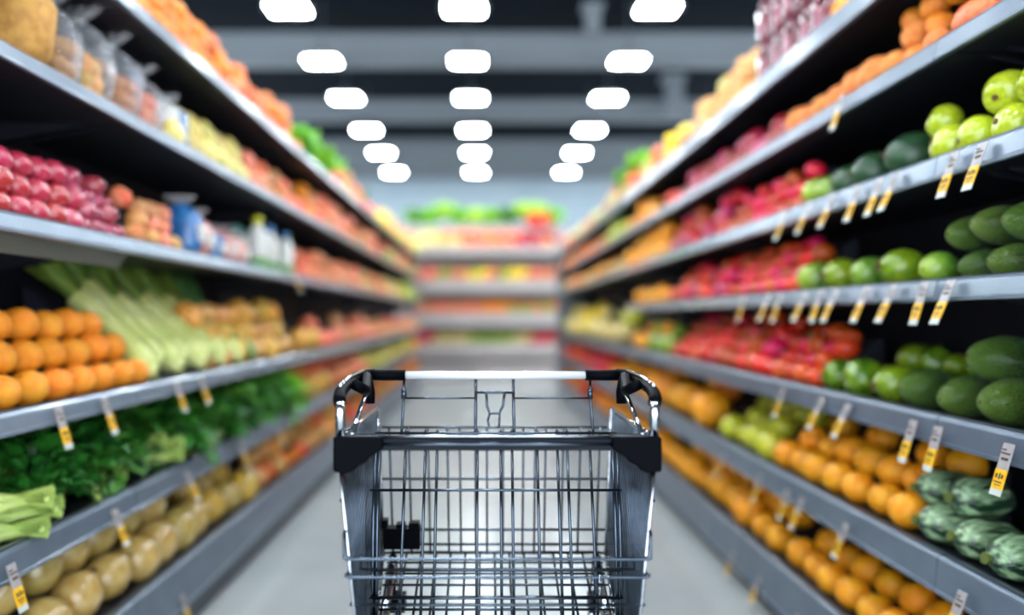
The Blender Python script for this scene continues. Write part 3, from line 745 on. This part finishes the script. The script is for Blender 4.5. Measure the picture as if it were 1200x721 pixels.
def carton(z, cap, h, j, X):
    r = empty('white_carton', (X, z, hs))
    a = MB(); a.lathe([(.045, 0), (.05, .006), (.05, h*.62), (.046, h*.70), (.02, h*.84), (.018, h*.88)], 20); a.build('body', M['carton_white'], r, True)
    a = MB(); a.lathe([(.0505, h*.02), (.0512, h*.03), (.0512, h*.24), (.0505, h*.25)], 20); a.build('label', M['label_green'], r, True)
    a = MB(); a.lathe([(.024, h*.86), (.026, h*.865), (.026, h*.97), (.022, h*.985)], 14); a.build('cap', M[cap], r, True)
    tag(r, 'white bottle with green base band and %s cap, %s from the packets' % (cap[4:], ORD[j]), 'bottle', 'white bottles on the third left shelf')
for j, (z, cap, h, X) in enumerate([(3.83, 'cap_teal', .24, -1.33), (3.93, 'cap_yellow', .30, -1.24), (4.07, 'cap_teal', .25, -1.36), (4.17, 'cap_blue', .28, -1.25), (4.33, 'cap_yellow', .27, -1.32), (4.46, 'cap_blue', .27, -1.24), (4.62, 'cap_yellow', .28, -1.28)]):
    carton(z, cap, h, j, X)

# ------------------------------------------------------------------ RIGHT side
# top
pile('R', 0, 1030, 978, 'golden', .095, 2, 'top right shelf near end')
pile('R', 0, 894, 836, ['potato', 'cauli', 'potato'], .105, 3, 'top right shelf', gap=1.0, b=.8)
pile('R', 0, 836, 806, ['potato', 'onion'], .11, 3, 'top right shelf middle')
pile('R', 0, 806, 778, ['golden', 'lemon'], .14, 2, 'top right shelf after the potatoes')
pile('R', 0, 776, 760, ['cauli', 'peach'], .14, 2, 'top right shelf after the oranges')
for i, z in enumerate([6.3, 6.85]):
    place_tree('lettuce_head', LETT['lettuce'][i % 2], (1.40, z, HS('R', 0) + .27), .40, (0, -.2, U(0, 6)), 'green lettuce head on the top right shelf, %s of two' % ORD[i], 'lettuce', 'lettuce heads on the top right shelf')
    m_ = MB(); m_.box(1.28, 1.52, z - .12, z + .12, HS('R', 0) + .001, HS('R', 0) + .10); tag(m_.build('crate', M['shelf_black']), 'black crate under the %s lettuce on the top right shelf' % ORD[i], 'crate')
pile('R', 0, 757, 712, ['peach', 'orange_tomato', 'cauli'], .16, 2, 'top right shelf farther on')
pile('R', 0, 710, 660, ['cauli', 'peach'], .18, 1, 'top right shelf far end')
# beet jars
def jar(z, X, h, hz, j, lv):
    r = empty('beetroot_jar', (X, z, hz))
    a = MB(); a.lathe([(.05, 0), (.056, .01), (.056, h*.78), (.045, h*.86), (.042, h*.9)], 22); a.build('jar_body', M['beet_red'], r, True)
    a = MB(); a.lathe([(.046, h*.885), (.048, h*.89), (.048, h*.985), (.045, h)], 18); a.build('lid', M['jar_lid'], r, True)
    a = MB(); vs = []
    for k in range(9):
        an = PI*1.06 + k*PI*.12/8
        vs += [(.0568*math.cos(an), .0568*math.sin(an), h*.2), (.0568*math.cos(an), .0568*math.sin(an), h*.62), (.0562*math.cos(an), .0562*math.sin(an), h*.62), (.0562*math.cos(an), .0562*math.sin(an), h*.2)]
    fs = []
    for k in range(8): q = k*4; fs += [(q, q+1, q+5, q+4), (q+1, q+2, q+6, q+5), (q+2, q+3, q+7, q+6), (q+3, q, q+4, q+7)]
    a.add(vs, fs + [(0, 3, 2, 1), (32, 33, 34, 35)]); a.build('label', M['knot_streak_pink'], r)  # narrow strip drawn as the vertical reflection streak on the glass, no paper label
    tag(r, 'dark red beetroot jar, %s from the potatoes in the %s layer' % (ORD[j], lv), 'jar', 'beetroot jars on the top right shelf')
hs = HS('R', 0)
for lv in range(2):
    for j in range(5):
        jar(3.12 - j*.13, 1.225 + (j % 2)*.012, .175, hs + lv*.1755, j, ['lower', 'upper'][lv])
# second
pile('R', 1, 1185, 1120, 'papaya', .105, 1, 'second right shelf near end', orient='along', gap=.9)
pile('R', 1, 1118, 1040, ['mandarin', 'orange', 'cantaloupe'], .09, 3, 'second right shelf', gap=.95)
pile('R', 1, 1040, 932, ['cantaloupe'], .115, 1, 'second right shelf', gap=.9, inset=0)
pile('R', 1, 1036, 960, ['orange'], .085, 1, 'back of the second right shelf', inset=.18, gap=1.3)
pile('R', 1, 930, 806, 'plum', .088, 2, 'second right shelf', gap=1.0)
pile('R', 1, 806, 788, 'orange_tomato', .12, 2, 'second right shelf beside the plums')
pile('R', 1, 776, 740, ['golden', 'yellow_pepper'], .13, 2, 'second right shelf after the plums')
pile('R', 1, 738, 715, ['lime_yellow', 'guava'], .14, 2, 'second right shelf farther on')
pile('R', 1, 712, 662, ['orange', 'peach'], .15, 1, 'second right shelf far end')
# third
pile('R', 2, 1260, 1098, 'lime_apple', .106, 2, 'third right shelf', orient='end', a=.25, b=.8, gap=1.0, full=True, riser=False)
pile('R', 2, 1096, 1040, 'watermelon', .158, 1, 'third right shelf', orient='aisle', gap=.8)
pile('R', 2, 1038, 985, 'watermelon', .135, 1, 'third right shelf', orient='aisle', gap=.9)
pile('R', 2, 985, 950, 'mango', .125, 1, 'third right shelf beside the watermelons', orient='aisle', gap=.9)
pile('R', 2, 948, 860, 'tomato', .074, 3, 'third right shelf', gap=1.05)
pile('R', 2, 860, 792, ['plum', 'tomato'], .095, 3, 'third right shelf farther on', gap=1.05)
pile('R', 2, 790, 742, ['golden', 'yellow_pepper'], .13, 2, 'third right shelf after the tomatoes')
pile('R', 2, 738, 665, ['orange', 'peach', 'cauli'], .13, 1, 'third right shelf far end')
# fourth
pile('R', 3, 1250, 1128, 'avocado', .100, 2, 'fourth right shelf', orient='aisle', a=.0, b=.86, gap=1.0, full=True, riser=False, jit=.02)
pile('R', 3, 1126, 1075, ['mango'], .098, 2, 'fourth right shelf', orient='aisle', a=.1, b=.8, gap=1.0, full=True, riser=False)
pile('R', 3, 1075, 944, ['mango', 'mango', 'guava'], .122, 1, 'fourth right shelf beside the tomatoes', orient='aisle', gap=1.22)
pile('R', 3, 1070, 1000, ['guava'], .085, 1, 'back of the fourth right shelf', inset=.16, gap=1.1, orient='stand')
pile('R', 3, 948, 860, ['tomato', 'orange_tomato'], .08, 4, 'fourth right shelf', gap=1.05, a=.5, b=.7)
pile('R', 3, 860, 792, ['tomato', 'orange_tomato', 'plum'], .095, 3, 'fourth right shelf farther on', gap=1.0)
pile('R', 3, 788, 742, ['golden', 'yellow_pepper'], .13, 1, 'fourth right shelf far end')
# fifth
pile('R', 4, 1270, 1150, 'avocado', .118, 2, 'fifth right shelf near end', orient='aisle', a=.3, b=.8, gap=1.0, full=True, riser=False, jit=.02)
pile('R', 4, 1150, 1062, ['avocado', 'avocado', 'mango'], .112, 1, 'fifth right shelf', orient='aisle', gap=1.0)
pile('R', 4, 1148, 1000, ['green_pepper', 'guava'], .095, 2, 'back of the fifth right shelf', inset=.16, gap=1.1, orient='any', riser=False)
pile('R', 4, 1060, 968, ['green_pepper', 'mango', 'guava'], .115, 1, 'fifth right shelf beside the tomatoes', orient='aisle', gap=1.15)
pile('R', 4, 966, 905, ['tomato', 'red_pepper', 'orange_tomato'], .084, 4, 'fifth right shelf', gap=1.0, a=.6, b=.6)
pile('R', 4, 905, 795, ['red_pepper', 'tomato', 'orange_tomato', 'orange_tomato'], .10, 4, 'fifth right shelf farther on', gap=1.0, a=.6, b=.62)
pile('R', 4, 793, 750, ['golden', 'guava'], .13, 2, 'fifth right shelf after the peppers')
pile('R', 4, 738, 715, ['cauli', 'lime_yellow'], .19, 2, 'fifth right shelf far part')
pile('R', 4, 712, 664, ['lemon', 'cauli'], .22, 2, 'fifth right shelf far end')
# sixth
pile('R', 5, 1270, 1085, 'marrow', .108, 2, 'sixth right shelf near end', orient='aisle', a=.22, b=.82, gap=1.02, full=True, riser=False, jit=.03)
pile('R', 5, 1083, 916, 'golden', .112, 3, 'sixth right shelf', gap=1.22, a=.72, b=.62, sv=.08)
pile('R', 5, 914, 852, 'lime_yellow', .12, 3, 'sixth right shelf', gap=1.0, a=.75, b=.5)
pile('R', 5, 850, 772, ['golden', 'orange'], .20, 2, 'sixth right shelf farther on', gap=.9, b=.4)
pile('R', 5, 770, 722, ['golden', 'yellow_pepper'], .13, 2, 'sixth right shelf far part')
pile('R', 5, 720, 664, ['tomato', 'orange_tomato'], .15, 2, 'sixth right shelf far end')
# bottom
pile('R', 6, 1190, 930, 'golden', .112, 3, 'bottom right shelf', gap=1.2, sv=.08, a=.82, b=.5)
pile('R', 6, 930, 790, 'golden', .14, 3, 'bottom right shelf farther on', gap=.95, a=.8, b=.5)
pile('R', 6, 788, 720, ['golden', 'orange'], .17, 2, 'bottom right shelf far part')
pile('R', 6, 720, 664, ['orange', 'orange_tomato'], .16, 3, 'bottom right shelf far end')

# ------------------------------------------------------------------ price tags
def tag_proto():
    r = empty('price_tag')
    a = MB(); a.box(-.016, .016, -.0012, .0012, -.030, .028); a.build('holder', M['tag_clear'], r)
    a = MB(); a.box(-.016, .016, -.0022, .0010, -.074, -.030); y = a.build('price_card', M['tag_yellow'], r)
    a = MB()
    for (x0, x1, z0, z1) in [(-.011, -.005, -.050, -.040), (-.001, .003, -.052, -.038), (.006, .011, -.050, -.041), (-.012, .011, -.060, -.057), (-.010, .009, -.066, -.064), (-.012, -.002, .012, .015), (-.012, .012, .004, .007), (-.008, .010, -.010, -.004)]:
        a.box(x0, x1, -.0030, -.0021 if z0 < -.03 else -.0011, z0, z1)
    a.build('print', M['tag_ink'], y)
    a = MB(); a.box(-.016, .016, -.0022, .0010, -.088, -.074); a.build('white_foot', M['tag_white'], r)
    return r
tp = tag_proto(); tfirst = True
TAGS = [('L', 3, [60, 115, 201, 230]), ('L', 4, [128, 214, 279, 322]), ('L', 5, [208]), ('L', 2, [342]), ('L', 4, [4]),
        ('R', 1, [993]), ('R', 2, [1160, 1127, 1057, 1038, 1012, 981, 953, 926]), ('R', 3, [1122, 1092, 1054, 1022, 985, 968, 949, 920, 906, 877]),
        ('R', 4, [1192, 1108, 1078, 999, 968, 923]), ('R', 5, [1136, 997, 945, 928, 896, 853]), ('R', 6, [894, 863, 940])]
done = {}
for side, sh, xs in TAGS:
    s = -1 if side == 'L' else 1
    for x in xs:
        X = HALF - .006 if not (sh == len(LH if side == 'L' else RH) - 1) else HALF - .022
        y = X*850/abs(x - 570); hb, ht = (LH if side == 'L' else RH)[sh]
        if tfirst: o = tp; tfirst = False
        else:
            o = tp.copy(); C.objects.link(o)
            for ch in list(tp.children):
                c = ch.copy(); C.objects.link(c); c.parent = o
                for g_ in ch.children:
                    d_ = g_.copy(); C.objects.link(d_); d_.parent = c
        o.location = (s*(X - .024), y, hb + .022)
        # face the aisle (local -y points to the aisle), bottom swung out into the aisle
        o.rotation_euler = (Euler((math.radians(-19 + U(-4, 4)), 0, 0)).to_matrix().to_4x4()).to_euler()
        base = Matrix.Rotation(-s*PI/2, 4, 'Z') @ Matrix.Rotation(math.radians(-(20 + U(-5, 5))), 4, 'X')
        o.rotation_euler = base.to_euler()
        k = done.get((side, sh), 0); done[(side, sh)] = k + 1
        xs_sorted = sorted([q for (a_, b_, c_) in TAGS if a_ == side and b_ == sh for q in c_], key=lambda q: -abs(q - 570))
        tag(o, 'yellow price tag, %s from the near end of the %s %s price rail' % (ORD[xs_sorted.index(x)], ON[sh], sideword[side]), 'price tag', 'yellow price tags on the rails')

# ------------------------------------------------------------------ shelving unit that closes the aisle
BY = 13.15
root = empty('end_shelving', (0, BY, 0)); tag(root, 'pale shelving unit across the far end of the aisle', 'store shelf')
BH = [(2.30, 2.46), (1.62, 1.86), (1.00, 1.26), (.44, .70)]
a = MB(); a.box(-1.75, 1.75, .62, .66, 0, 2.5); a.build('back_panel', M['rail_pale'], root)
a = MB(); a.box(-1.75, 1.75, .03, .6, 0, .34); a.build('plinth', M['rail_pale'], root)
for x in (-1.75, 1.71):
    a = MB(); a.box(x, x + .04, .05, .62, 0, 2.5); a.build('side_panel', M['steel_beam'], root)
for hb, ht in BH:
    a = MB(); a.box(-1.7, 1.7, .02, .61, ht - .1, ht - .07); sh = a.build('shelf_board', M['rail_pale'], root)
    a = MB(); a.prism([(0, ht), (.018, ht), (.018, hb), (-.01, hb), (-.012, hb + .02)], -1.71, 1.71, axis='x'); a.build('price_rail', M['rail_pale'], sh)
    for _ in (0,):
        a = MB(); a.box(-1.7, 1.7, .0185, .03, hb - .02, hb); a.build('rail_lip', M['shelf_black'], sh)
def backrow(si, kinds, d, name, colorder):
    hs = BH[si][1] - .07; n = int(3.3 / d)
    for i in range(n):
        x = -1.65 + d*(i + .5)
        if abs(x) > 1.3: continue
        for lev in range(2):
            kk = colorder(x) if callable(colorder) else random.choice(kinds)
            put(kk, (x + (d*.5 if lev else 0), BY + .06 + d*.5 + lev*d*.6, hs + d*.5 + lev*d*.7), d*U(.93, 1.03), (U(-.5, .5), U(-.5, .5), U(0, 6)),
                '%s in the %s row of the %s shelf of the far end unit' % (P[kk]['desc'], LV[lev], ['top', 'second', 'third', 'lowest'][si]),
                'produce on the %s shelf of the far end unit' % ['top', 'second', 'third', 'lowest'][si], parts=False)
    a = MB(); L0 = hs + .002
    a.prism([(.06 + d*1.05, L0), (.06 + d*1.9, L0 + d*.9), (.59, L0 + d*.9), (.59, L0)], -1.68, 1.68, axis='x'); o = a.build('display_riser', M['rail_pale']); o.location = (0, BY, 0)
    tag(o, 'pale riser under the produce on the %s shelf of the far end unit' % ['top', 'second', 'third', 'lowest'][si], 'display riser')
backrow(0, None, .24, '', lambda x: 'cauli' if x < -.2 and R() < .8 else ('peach' if x < .6 else ('red_apple' if R() < .6 else 'peach')))
backrow(1, None, .18, '', lambda x: random.choice(['guava', 'lemon']) if (-.9 < x < -.75 or -.4 < x < -.05 or .15 < x < .7) else 'peach')
backrow(2, None, .17, '', lambda x: 'peach' if x < -.1 else ('orange' if x < .35 else random.choice(['peach', 'guava'])))
backrow(3, None, .16, '', lambda x: 'tomato' if x > .7 or x < -.95 else ('guava' if abs(x) < .4 else 'cauli'))
hs = BH[0][1] - .07
for i in range(10):
    x = -1.35 + i*.29
    kk = 'lime_lettuce' if i in (2, 4, 7, 8) else ('lettuce' if i % 2 else 'dark_lettuce')
    place_tree('lettuce_head', LETT[kk][0], (x, BY + .46, hs + .66 + (.10 if i in (2, 7, 8) else 0)), .46, (U(-.1,.1), U(-.1, .1), U(0, 6)),
               'leafy lettuce on top of the far end unit, %s from the left' % ORD[i], 'lettuce', 'lettuces on top of the far end unit')
m_ = MB(); m_.box(-1.5, 1.5, BY + .36, BY + .58, hs + .0, hs + .475); tag(m_.build('display_board', M['rail_pale']), 'pale board that carries the lettuces on the far end unit', 'board')
for i in range(2):
    put('red_pepper', (.86 + i*.22, BY + .30, hs + .58), .26, (U(-.3,.3), U(-.3,.3), U(0, 6)), 'red pepper in front of the lettuces, %s from the left, far end unit' % ORD[i], 'red peppers at the far end', parts=False)

# ------------------------------------------------------------------ shopping trolley
cart = empty('shopping_cart', (.019, 1.253, 0)); tag(cart, 'empty silver wire shopping cart with black corner grips in the middle of the aisle', 'shopping cart')
W = .28
def arc(p0, p1, p2, n=6):
    p0, p1, p2 = Vector(p0), Vector(p1), Vector(p2)
    return [(p0*(1-t)**2 + p1*2*t*(1-t) + p2*t*t) for t in [i/n for i in range(n+1)]]
# handle
a = MB(); a.tube([(-.195, .28, 1.074), (.195, .28, 1.074)], .0085, 12); a.build('handle_bar', M['handle_white'], cart, True)
for s in (-1, 1):
    a = MB(); a.tube([(s*.19, .28, 1.074), (s*.235, .28, 1.074), (s*.262, .275, 1.075)], .0115, 12); a.build('handle_grip', M['cart_black'], cart, True)['label'] = 'black end grip'
    a = MB()
    a.tube(arc((s*.255, .281, 1.076), (s*.288, .275, 1.076), (s*.283, .20, 1.074)) + arc((s*.283, .12, 1.068), (s*.282, .02, 1.064), (s*.272, .004, 1.047), 6), .0115, 12)
    a.tube([(s*.268, .262, 1.066), (s*.262, .255, 1.040), (s*.262, .25, 1.018)], .012, 10)
    a.tube([(s*.262, .22, 1.076), (s*.252, .15, 1.055), (s*.262, .10, 1.07)], .011, 8)
    a.build('handle_arm', M['cart_black'], cart, True)['label'] = 'black plastic arm with chrome highlights'
    a = MB(); a.tube([(s*.2715, .002, 1.052), (s*.2715, 0, 1.03), (s*.2705, 0, .99)], .0088, 12); a.build('corner_post', M['chrome'], cart, True)
    a = MB(); a.tube([(s*.262, .275, 1.062), (s*.262, .22, 1.048), (s*.254, .012, .992)], .005, 8); a.tube([(s*.272, .24, 1.086), (s*.281, .13, 1.081), (s*.280, .04, 1.074)], .0045, 8)
    a.build('brace', M['chrome'], cart, True)
    # bracket
    a = MB(); pts = [(0, 0), (.0, -.060), (.022, -.0625), (.036, -.058), (.044, -.049), (.056, -.044), (.064, -.034), (.078, -.026), (.086, -.020), (.086, 0)]
    a.prism([(s*(W + .001 - u), .993 + v) for u, v in pts], -.016, .022)
    o = a.build('corner_bracket', M['cart_black'], cart); o.modifiers.new('bev', 'BEVEL').width = .003; o['label'] = 'black plastic corner bracket'
# rear rim bar
a = MB(); a.prism([(-.008, .968), (-.008, .986), (-.003, .9905), (.008, .9905), (.012, .986), (.012, .968)], -.212, .212, axis='x'); o = a.build('rim_bar', M['bar_navy'], cart)
a = MB(); a.tube([(-W+.004, -.006, .9925), (W-.004, -.006, .9925)], .0022, 8); a.build('rim_edge', M['chrome'], cart, True)
a = MB(); a.tube([(-.245, -.012, .9795), (.245, -.012, .9795)], .003, 8); a.build('rim_rod', M['wire'], cart, True)

def sx(h, y):     # half width of the basket at height h and depth y
    top = .2765 - .010*y; return top - (.991 - h)*.095*(1 - y*1.3)
YF = .43
def ftop(y): return .985 + .0*y
def fbot(y): return .50 + .34*y
for s in (-1, 1):
    a = MB(); n = 30
    for i in range(n + 1):
        y = YF*i/n
        a.tube([(s*sx(ftop(y), y), y, ftop(y)), (s*sx(.75, y), y, .75), (s*sx(fbot(y), y), y, fbot(y))], .0026, 6)
    for h in (.94, .88, .80, .70, .62):
        pts = [(s*(sx(h, YF*j/6) + .004), YF*j/6, h) for j in range(7) if h > fbot(YF*j/6)]
        if len(pts) > 1: a.tube(pts, .003, 6)
    a.build('side_panel', M['wire'], cart, True)['label'] = 'closely wired side panel'
    a = MB(); a.tube([(s*sx(ftop(0), 0), 0, .98), (s*sx(.75, 0), 0, .75), (s*sx(.5, 0), 0, .5)], .0032, 8)
    a.tube([(s*sx(ftop(0), 0), 0, ftop(0)), (s*sx(ftop(YF), YF), YF, ftop(YF))], .0045, 8)
    a.tube([(s*sx(ftop(YF), YF), YF, ftop(YF)), (s*sx(.8, YF), YF, .8), (s*sx(.646, YF), YF, .646)], .0045, 8)
    a.tube([(s*sx(fbot(0), 0), 0, fbot(0)), (s*sx(fbot(YF), YF), YF, fbot(YF))], .0045, 8)
    a.build('side_frame', M['chrome'], cart, True)
# wires that wrap round the near face
a = MB()
for h, up in ((.782, .05), (.751, .028)):
    w = sx(h, 0) + .006
    a.tube([(-w, .05, h), (-w, .004, h + (0 if up < .04 else up)), (-w, -.008, h + .004 + (up*.8 if up > .04 else 0)), (-w, -.009, h + .002), (-w + .006, -.010, h), (w - .006, -.010, h), (w, -.009, h + .002), (w, -.008, h + .004 + (up*.8 if up > .04 else 0)), (w, .004, h + (0 if up < .04 else up)), (w, .05, h)], .0031, 8)
a.tube([(-.245, .05, .769), (-.235, -.004, .763), (.235, -.004, .763), (.245, .05, .769)], .0024, 6)
for h in (.70, .64, .58, .52):
    w = sx(h, 0) + .003; a.tube([(-w, 0, h), (w, 0, h)], .003, 6)
a.build('near_panel', M['wire'], cart, True)
# hanging gate under the handle
def gy(h): return .27 - (1.07 - h)*.36
a = MB()
for x in (-.183, -.143, -.119, -.0375, .010, .033, .084, .125, .145, .191):
    tp_ = .962
    a.tube([(x, gy(tp_), tp_), (x, gy(.8), .8), (x, gy(.62), .62)], .0031, 7)
    a.tube([(x - .004, gy(tp_), tp_ - .004), (x, gy(tp_) - .003, tp_ + .004), (x + .004, gy(tp_), tp_ - .004)], .003, 6)
for x in (-.244, -.236, .237, .246):
    a.tube([(x, gy(.96), .96), (x*.99, gy(.8), .8), (x*.96, gy(.62), .62)], .004, 7)
for h, w in ((.960, .246), (.853, .250), (.712, .24), (.665, .24), (.63, .236)):
    a.tube([(-w, gy(h) - .004, h), (w, gy(h) - .004, h)], .003, 7)
a.build('hanging_gate', M['wire'], cart, True)
# child-seat frame
a = MB()
for x in (-.193, .2):
    a.tube([(x, .28, 1.067), (x, .272, 1.02), (x, gy(.96), .955)], .003, 7)
    a.tube([(x, .277, 1.045), (x, .275, 1.025)], .006, 7)
for x in (-.0415, .038): a.tube([(x, .28, 1.067), (x, .272, 1.02), (x, gy(.96), .955)], .0034, 7)
a.tube([(-.193, .275, 1.026), (-.0415, .275, 1.026)], .0022, 6); a.tube([(.038, .275, 1.026), (.2, .275, 1.026)], .0022, 6)
a.tube([(-.0415, .275, 1.038), (.038, .275, 1.038)], .003, 7)
a.tube([(-.019, .275, 1.038), (-.018, .275, 1.01), (-.012, .274, .994), (.008, .274, .994), (.016, .275, 1.01), (.019, .275, 1.038)], .003, 7)
a.tube([(-.012, .274, .994), (-.016, .27, .98), (-.013, .262, .965)], .0028, 6); a.tube([(.009, .274, .994), (.007, .262, .965)], .0028, 6)
a.build('child_seat_frame', M['wire'], cart, True)
# far panel
a = MB()
xs = [-.245, -.2, -.155, -.11, -.081, -.045, -.018, .02, .067, .095, .119, .16, .2, .245]
for x in xs: a.tube([(x, YF, .94), (x*.98, YF, .8), (x*.96, YF, .646)], .003, 6)
for h in (.94, .82, .702, .668, .648): a.tube([(-.262, YF + .004, h), (.262, YF + .004, h)], .0032, 6)
a.build('far_panel', M['wire'], cart, True)
# basket floor
a = MB()
for i in range(15):
    x = -.238 + i*.034; a.tube([(x, 0, .50), (x, YF, .646)], .0028, 6)
for j in range(13):
    y = YF*j/12; a.tube([(-.245, y, .505 + .34*y), (.245, y, .505 + .34*y)], .0028, 6)
a.build('basket_floor', M['wire'], cart, True)
# black lock block on the far panel
a = MB(); a.box(-.253, -.170, YF - .035, YF - .002, .668, .715); a.box(-.257, -.245, YF - .03, YF - .004, .715, .733); a.box(-.196, -.172, YF - .03, YF - .004, .715, .727); a.box(-.225, -.205, YF - .03, YF - .004, .715, .724)
a.build('lock_block', M['cart_black'], cart)['label'] = 'black plastic coin lock block'
# chassis
a = MB()
for s in (-1, 1):
    a.tube([(s*.235, .40, .63), (s*.245, .30, .50), (s*.255, .16, .36), (s*.26, .04, .24), (s*.26, -.02, .17)], .011, 10)
    a.tube([(s*.26, -.02, .17), (s*.24, .5, .17)], .011, 10)
    a.tube([(s*.238, .02, .50), (s*.25, .04, .40), (s*.258, .04, .25)], .010, 10)
    a.tube([(s*.235, .42, .645), (s*.225, .46, .45), (s*.235, .46, .18)], .010, 10)
a.tube([(-.24, .5, .17), (.24, .5, .17)], .010, 10); a.tube([(-.26, .02, .17), (.26, .02, .17)], .010, 10)
a.build('chassis', M['chrome'], cart, True)
for s in (-1, 1):
    a = MB(); a.box(s*.225 - .012*1, s*.225 + .022, YF - .05, YF - .01, .53, .565); a.tube([(s*.23, YF - .03, .565), (s*.23, YF - .03, .61)], .006, 6)
    a.build('bumper', M['cart_black'], cart)
for s in (-1, 1):
    for y in (.0, .47):
        x = s*(.25 if y < .2 else .236)
        a = MB(); a.tube([(x, y, .165), (x, y, .13)], .016, 10)
        for q in (-1, 1): a.prism([(y - .02, .135), (y + .02, .135), (y + .035, .05), (y + .015, .04)], x + q*.017 - .002, x + q*.017 + .002, axis='x')
        a.box(x - .019, x + .019, y - .02, y + .02, .128, .136)
        cs = a.build('caster', M['chrome'], cart)
        w_ = MB(); w_.lathe([(.030, -.012), (.050, -.012), (.055, -.006), (.055, .006), (.050, .012), (.030, .012)], 22)
        wo = w_.build('wheel', M['rubber'], cs, True); wo.location = (x, y + .025, .0555); wo.rotation_euler = (0, PI/2, 0)

# ------------------------------------------------------------------ world, camera
w = bpy.data.worlds.new('world'); bpy.context.scene.world = w; w.use_nodes = True
bg = w.node_tree.nodes['Background']; bg.inputs[0].default_value = (.80, .88, 1.0, 1); bg.inputs[1].default_value = 3.6
cam = bpy.data.cameras.new('camera'); co = bpy.data.objects.new('camera', cam); C.objects.link(co)
co.location = (0, 0, 1.2); co.rotation_euler = (PI/2, 0, 0)
cam.sensor_width = 36; cam.lens = 850/1200*36
cam.shift_x = 30/1200; cam.shift_y = 9.5/1200
cam.dof.use_dof = True; cam.dof.focus_distance = 1.43; cam.dof.aperture_fstop = .70
cam.clip_start = .05
sc = bpy.context.scene
sc.camera = co
sc.view_settings.view_transform = 'Standard'; sc.view_settings.look = 'None'; sc.view_settings.gamma = 1
sc.view_settings.exposure = 0.58; sc.view_settings.use_curve_mapping = False
sc.cycles.use_denoising = True
sc.cycles.max_bounces = 6
print('objects', len(bpy.data.objects), COUNT)
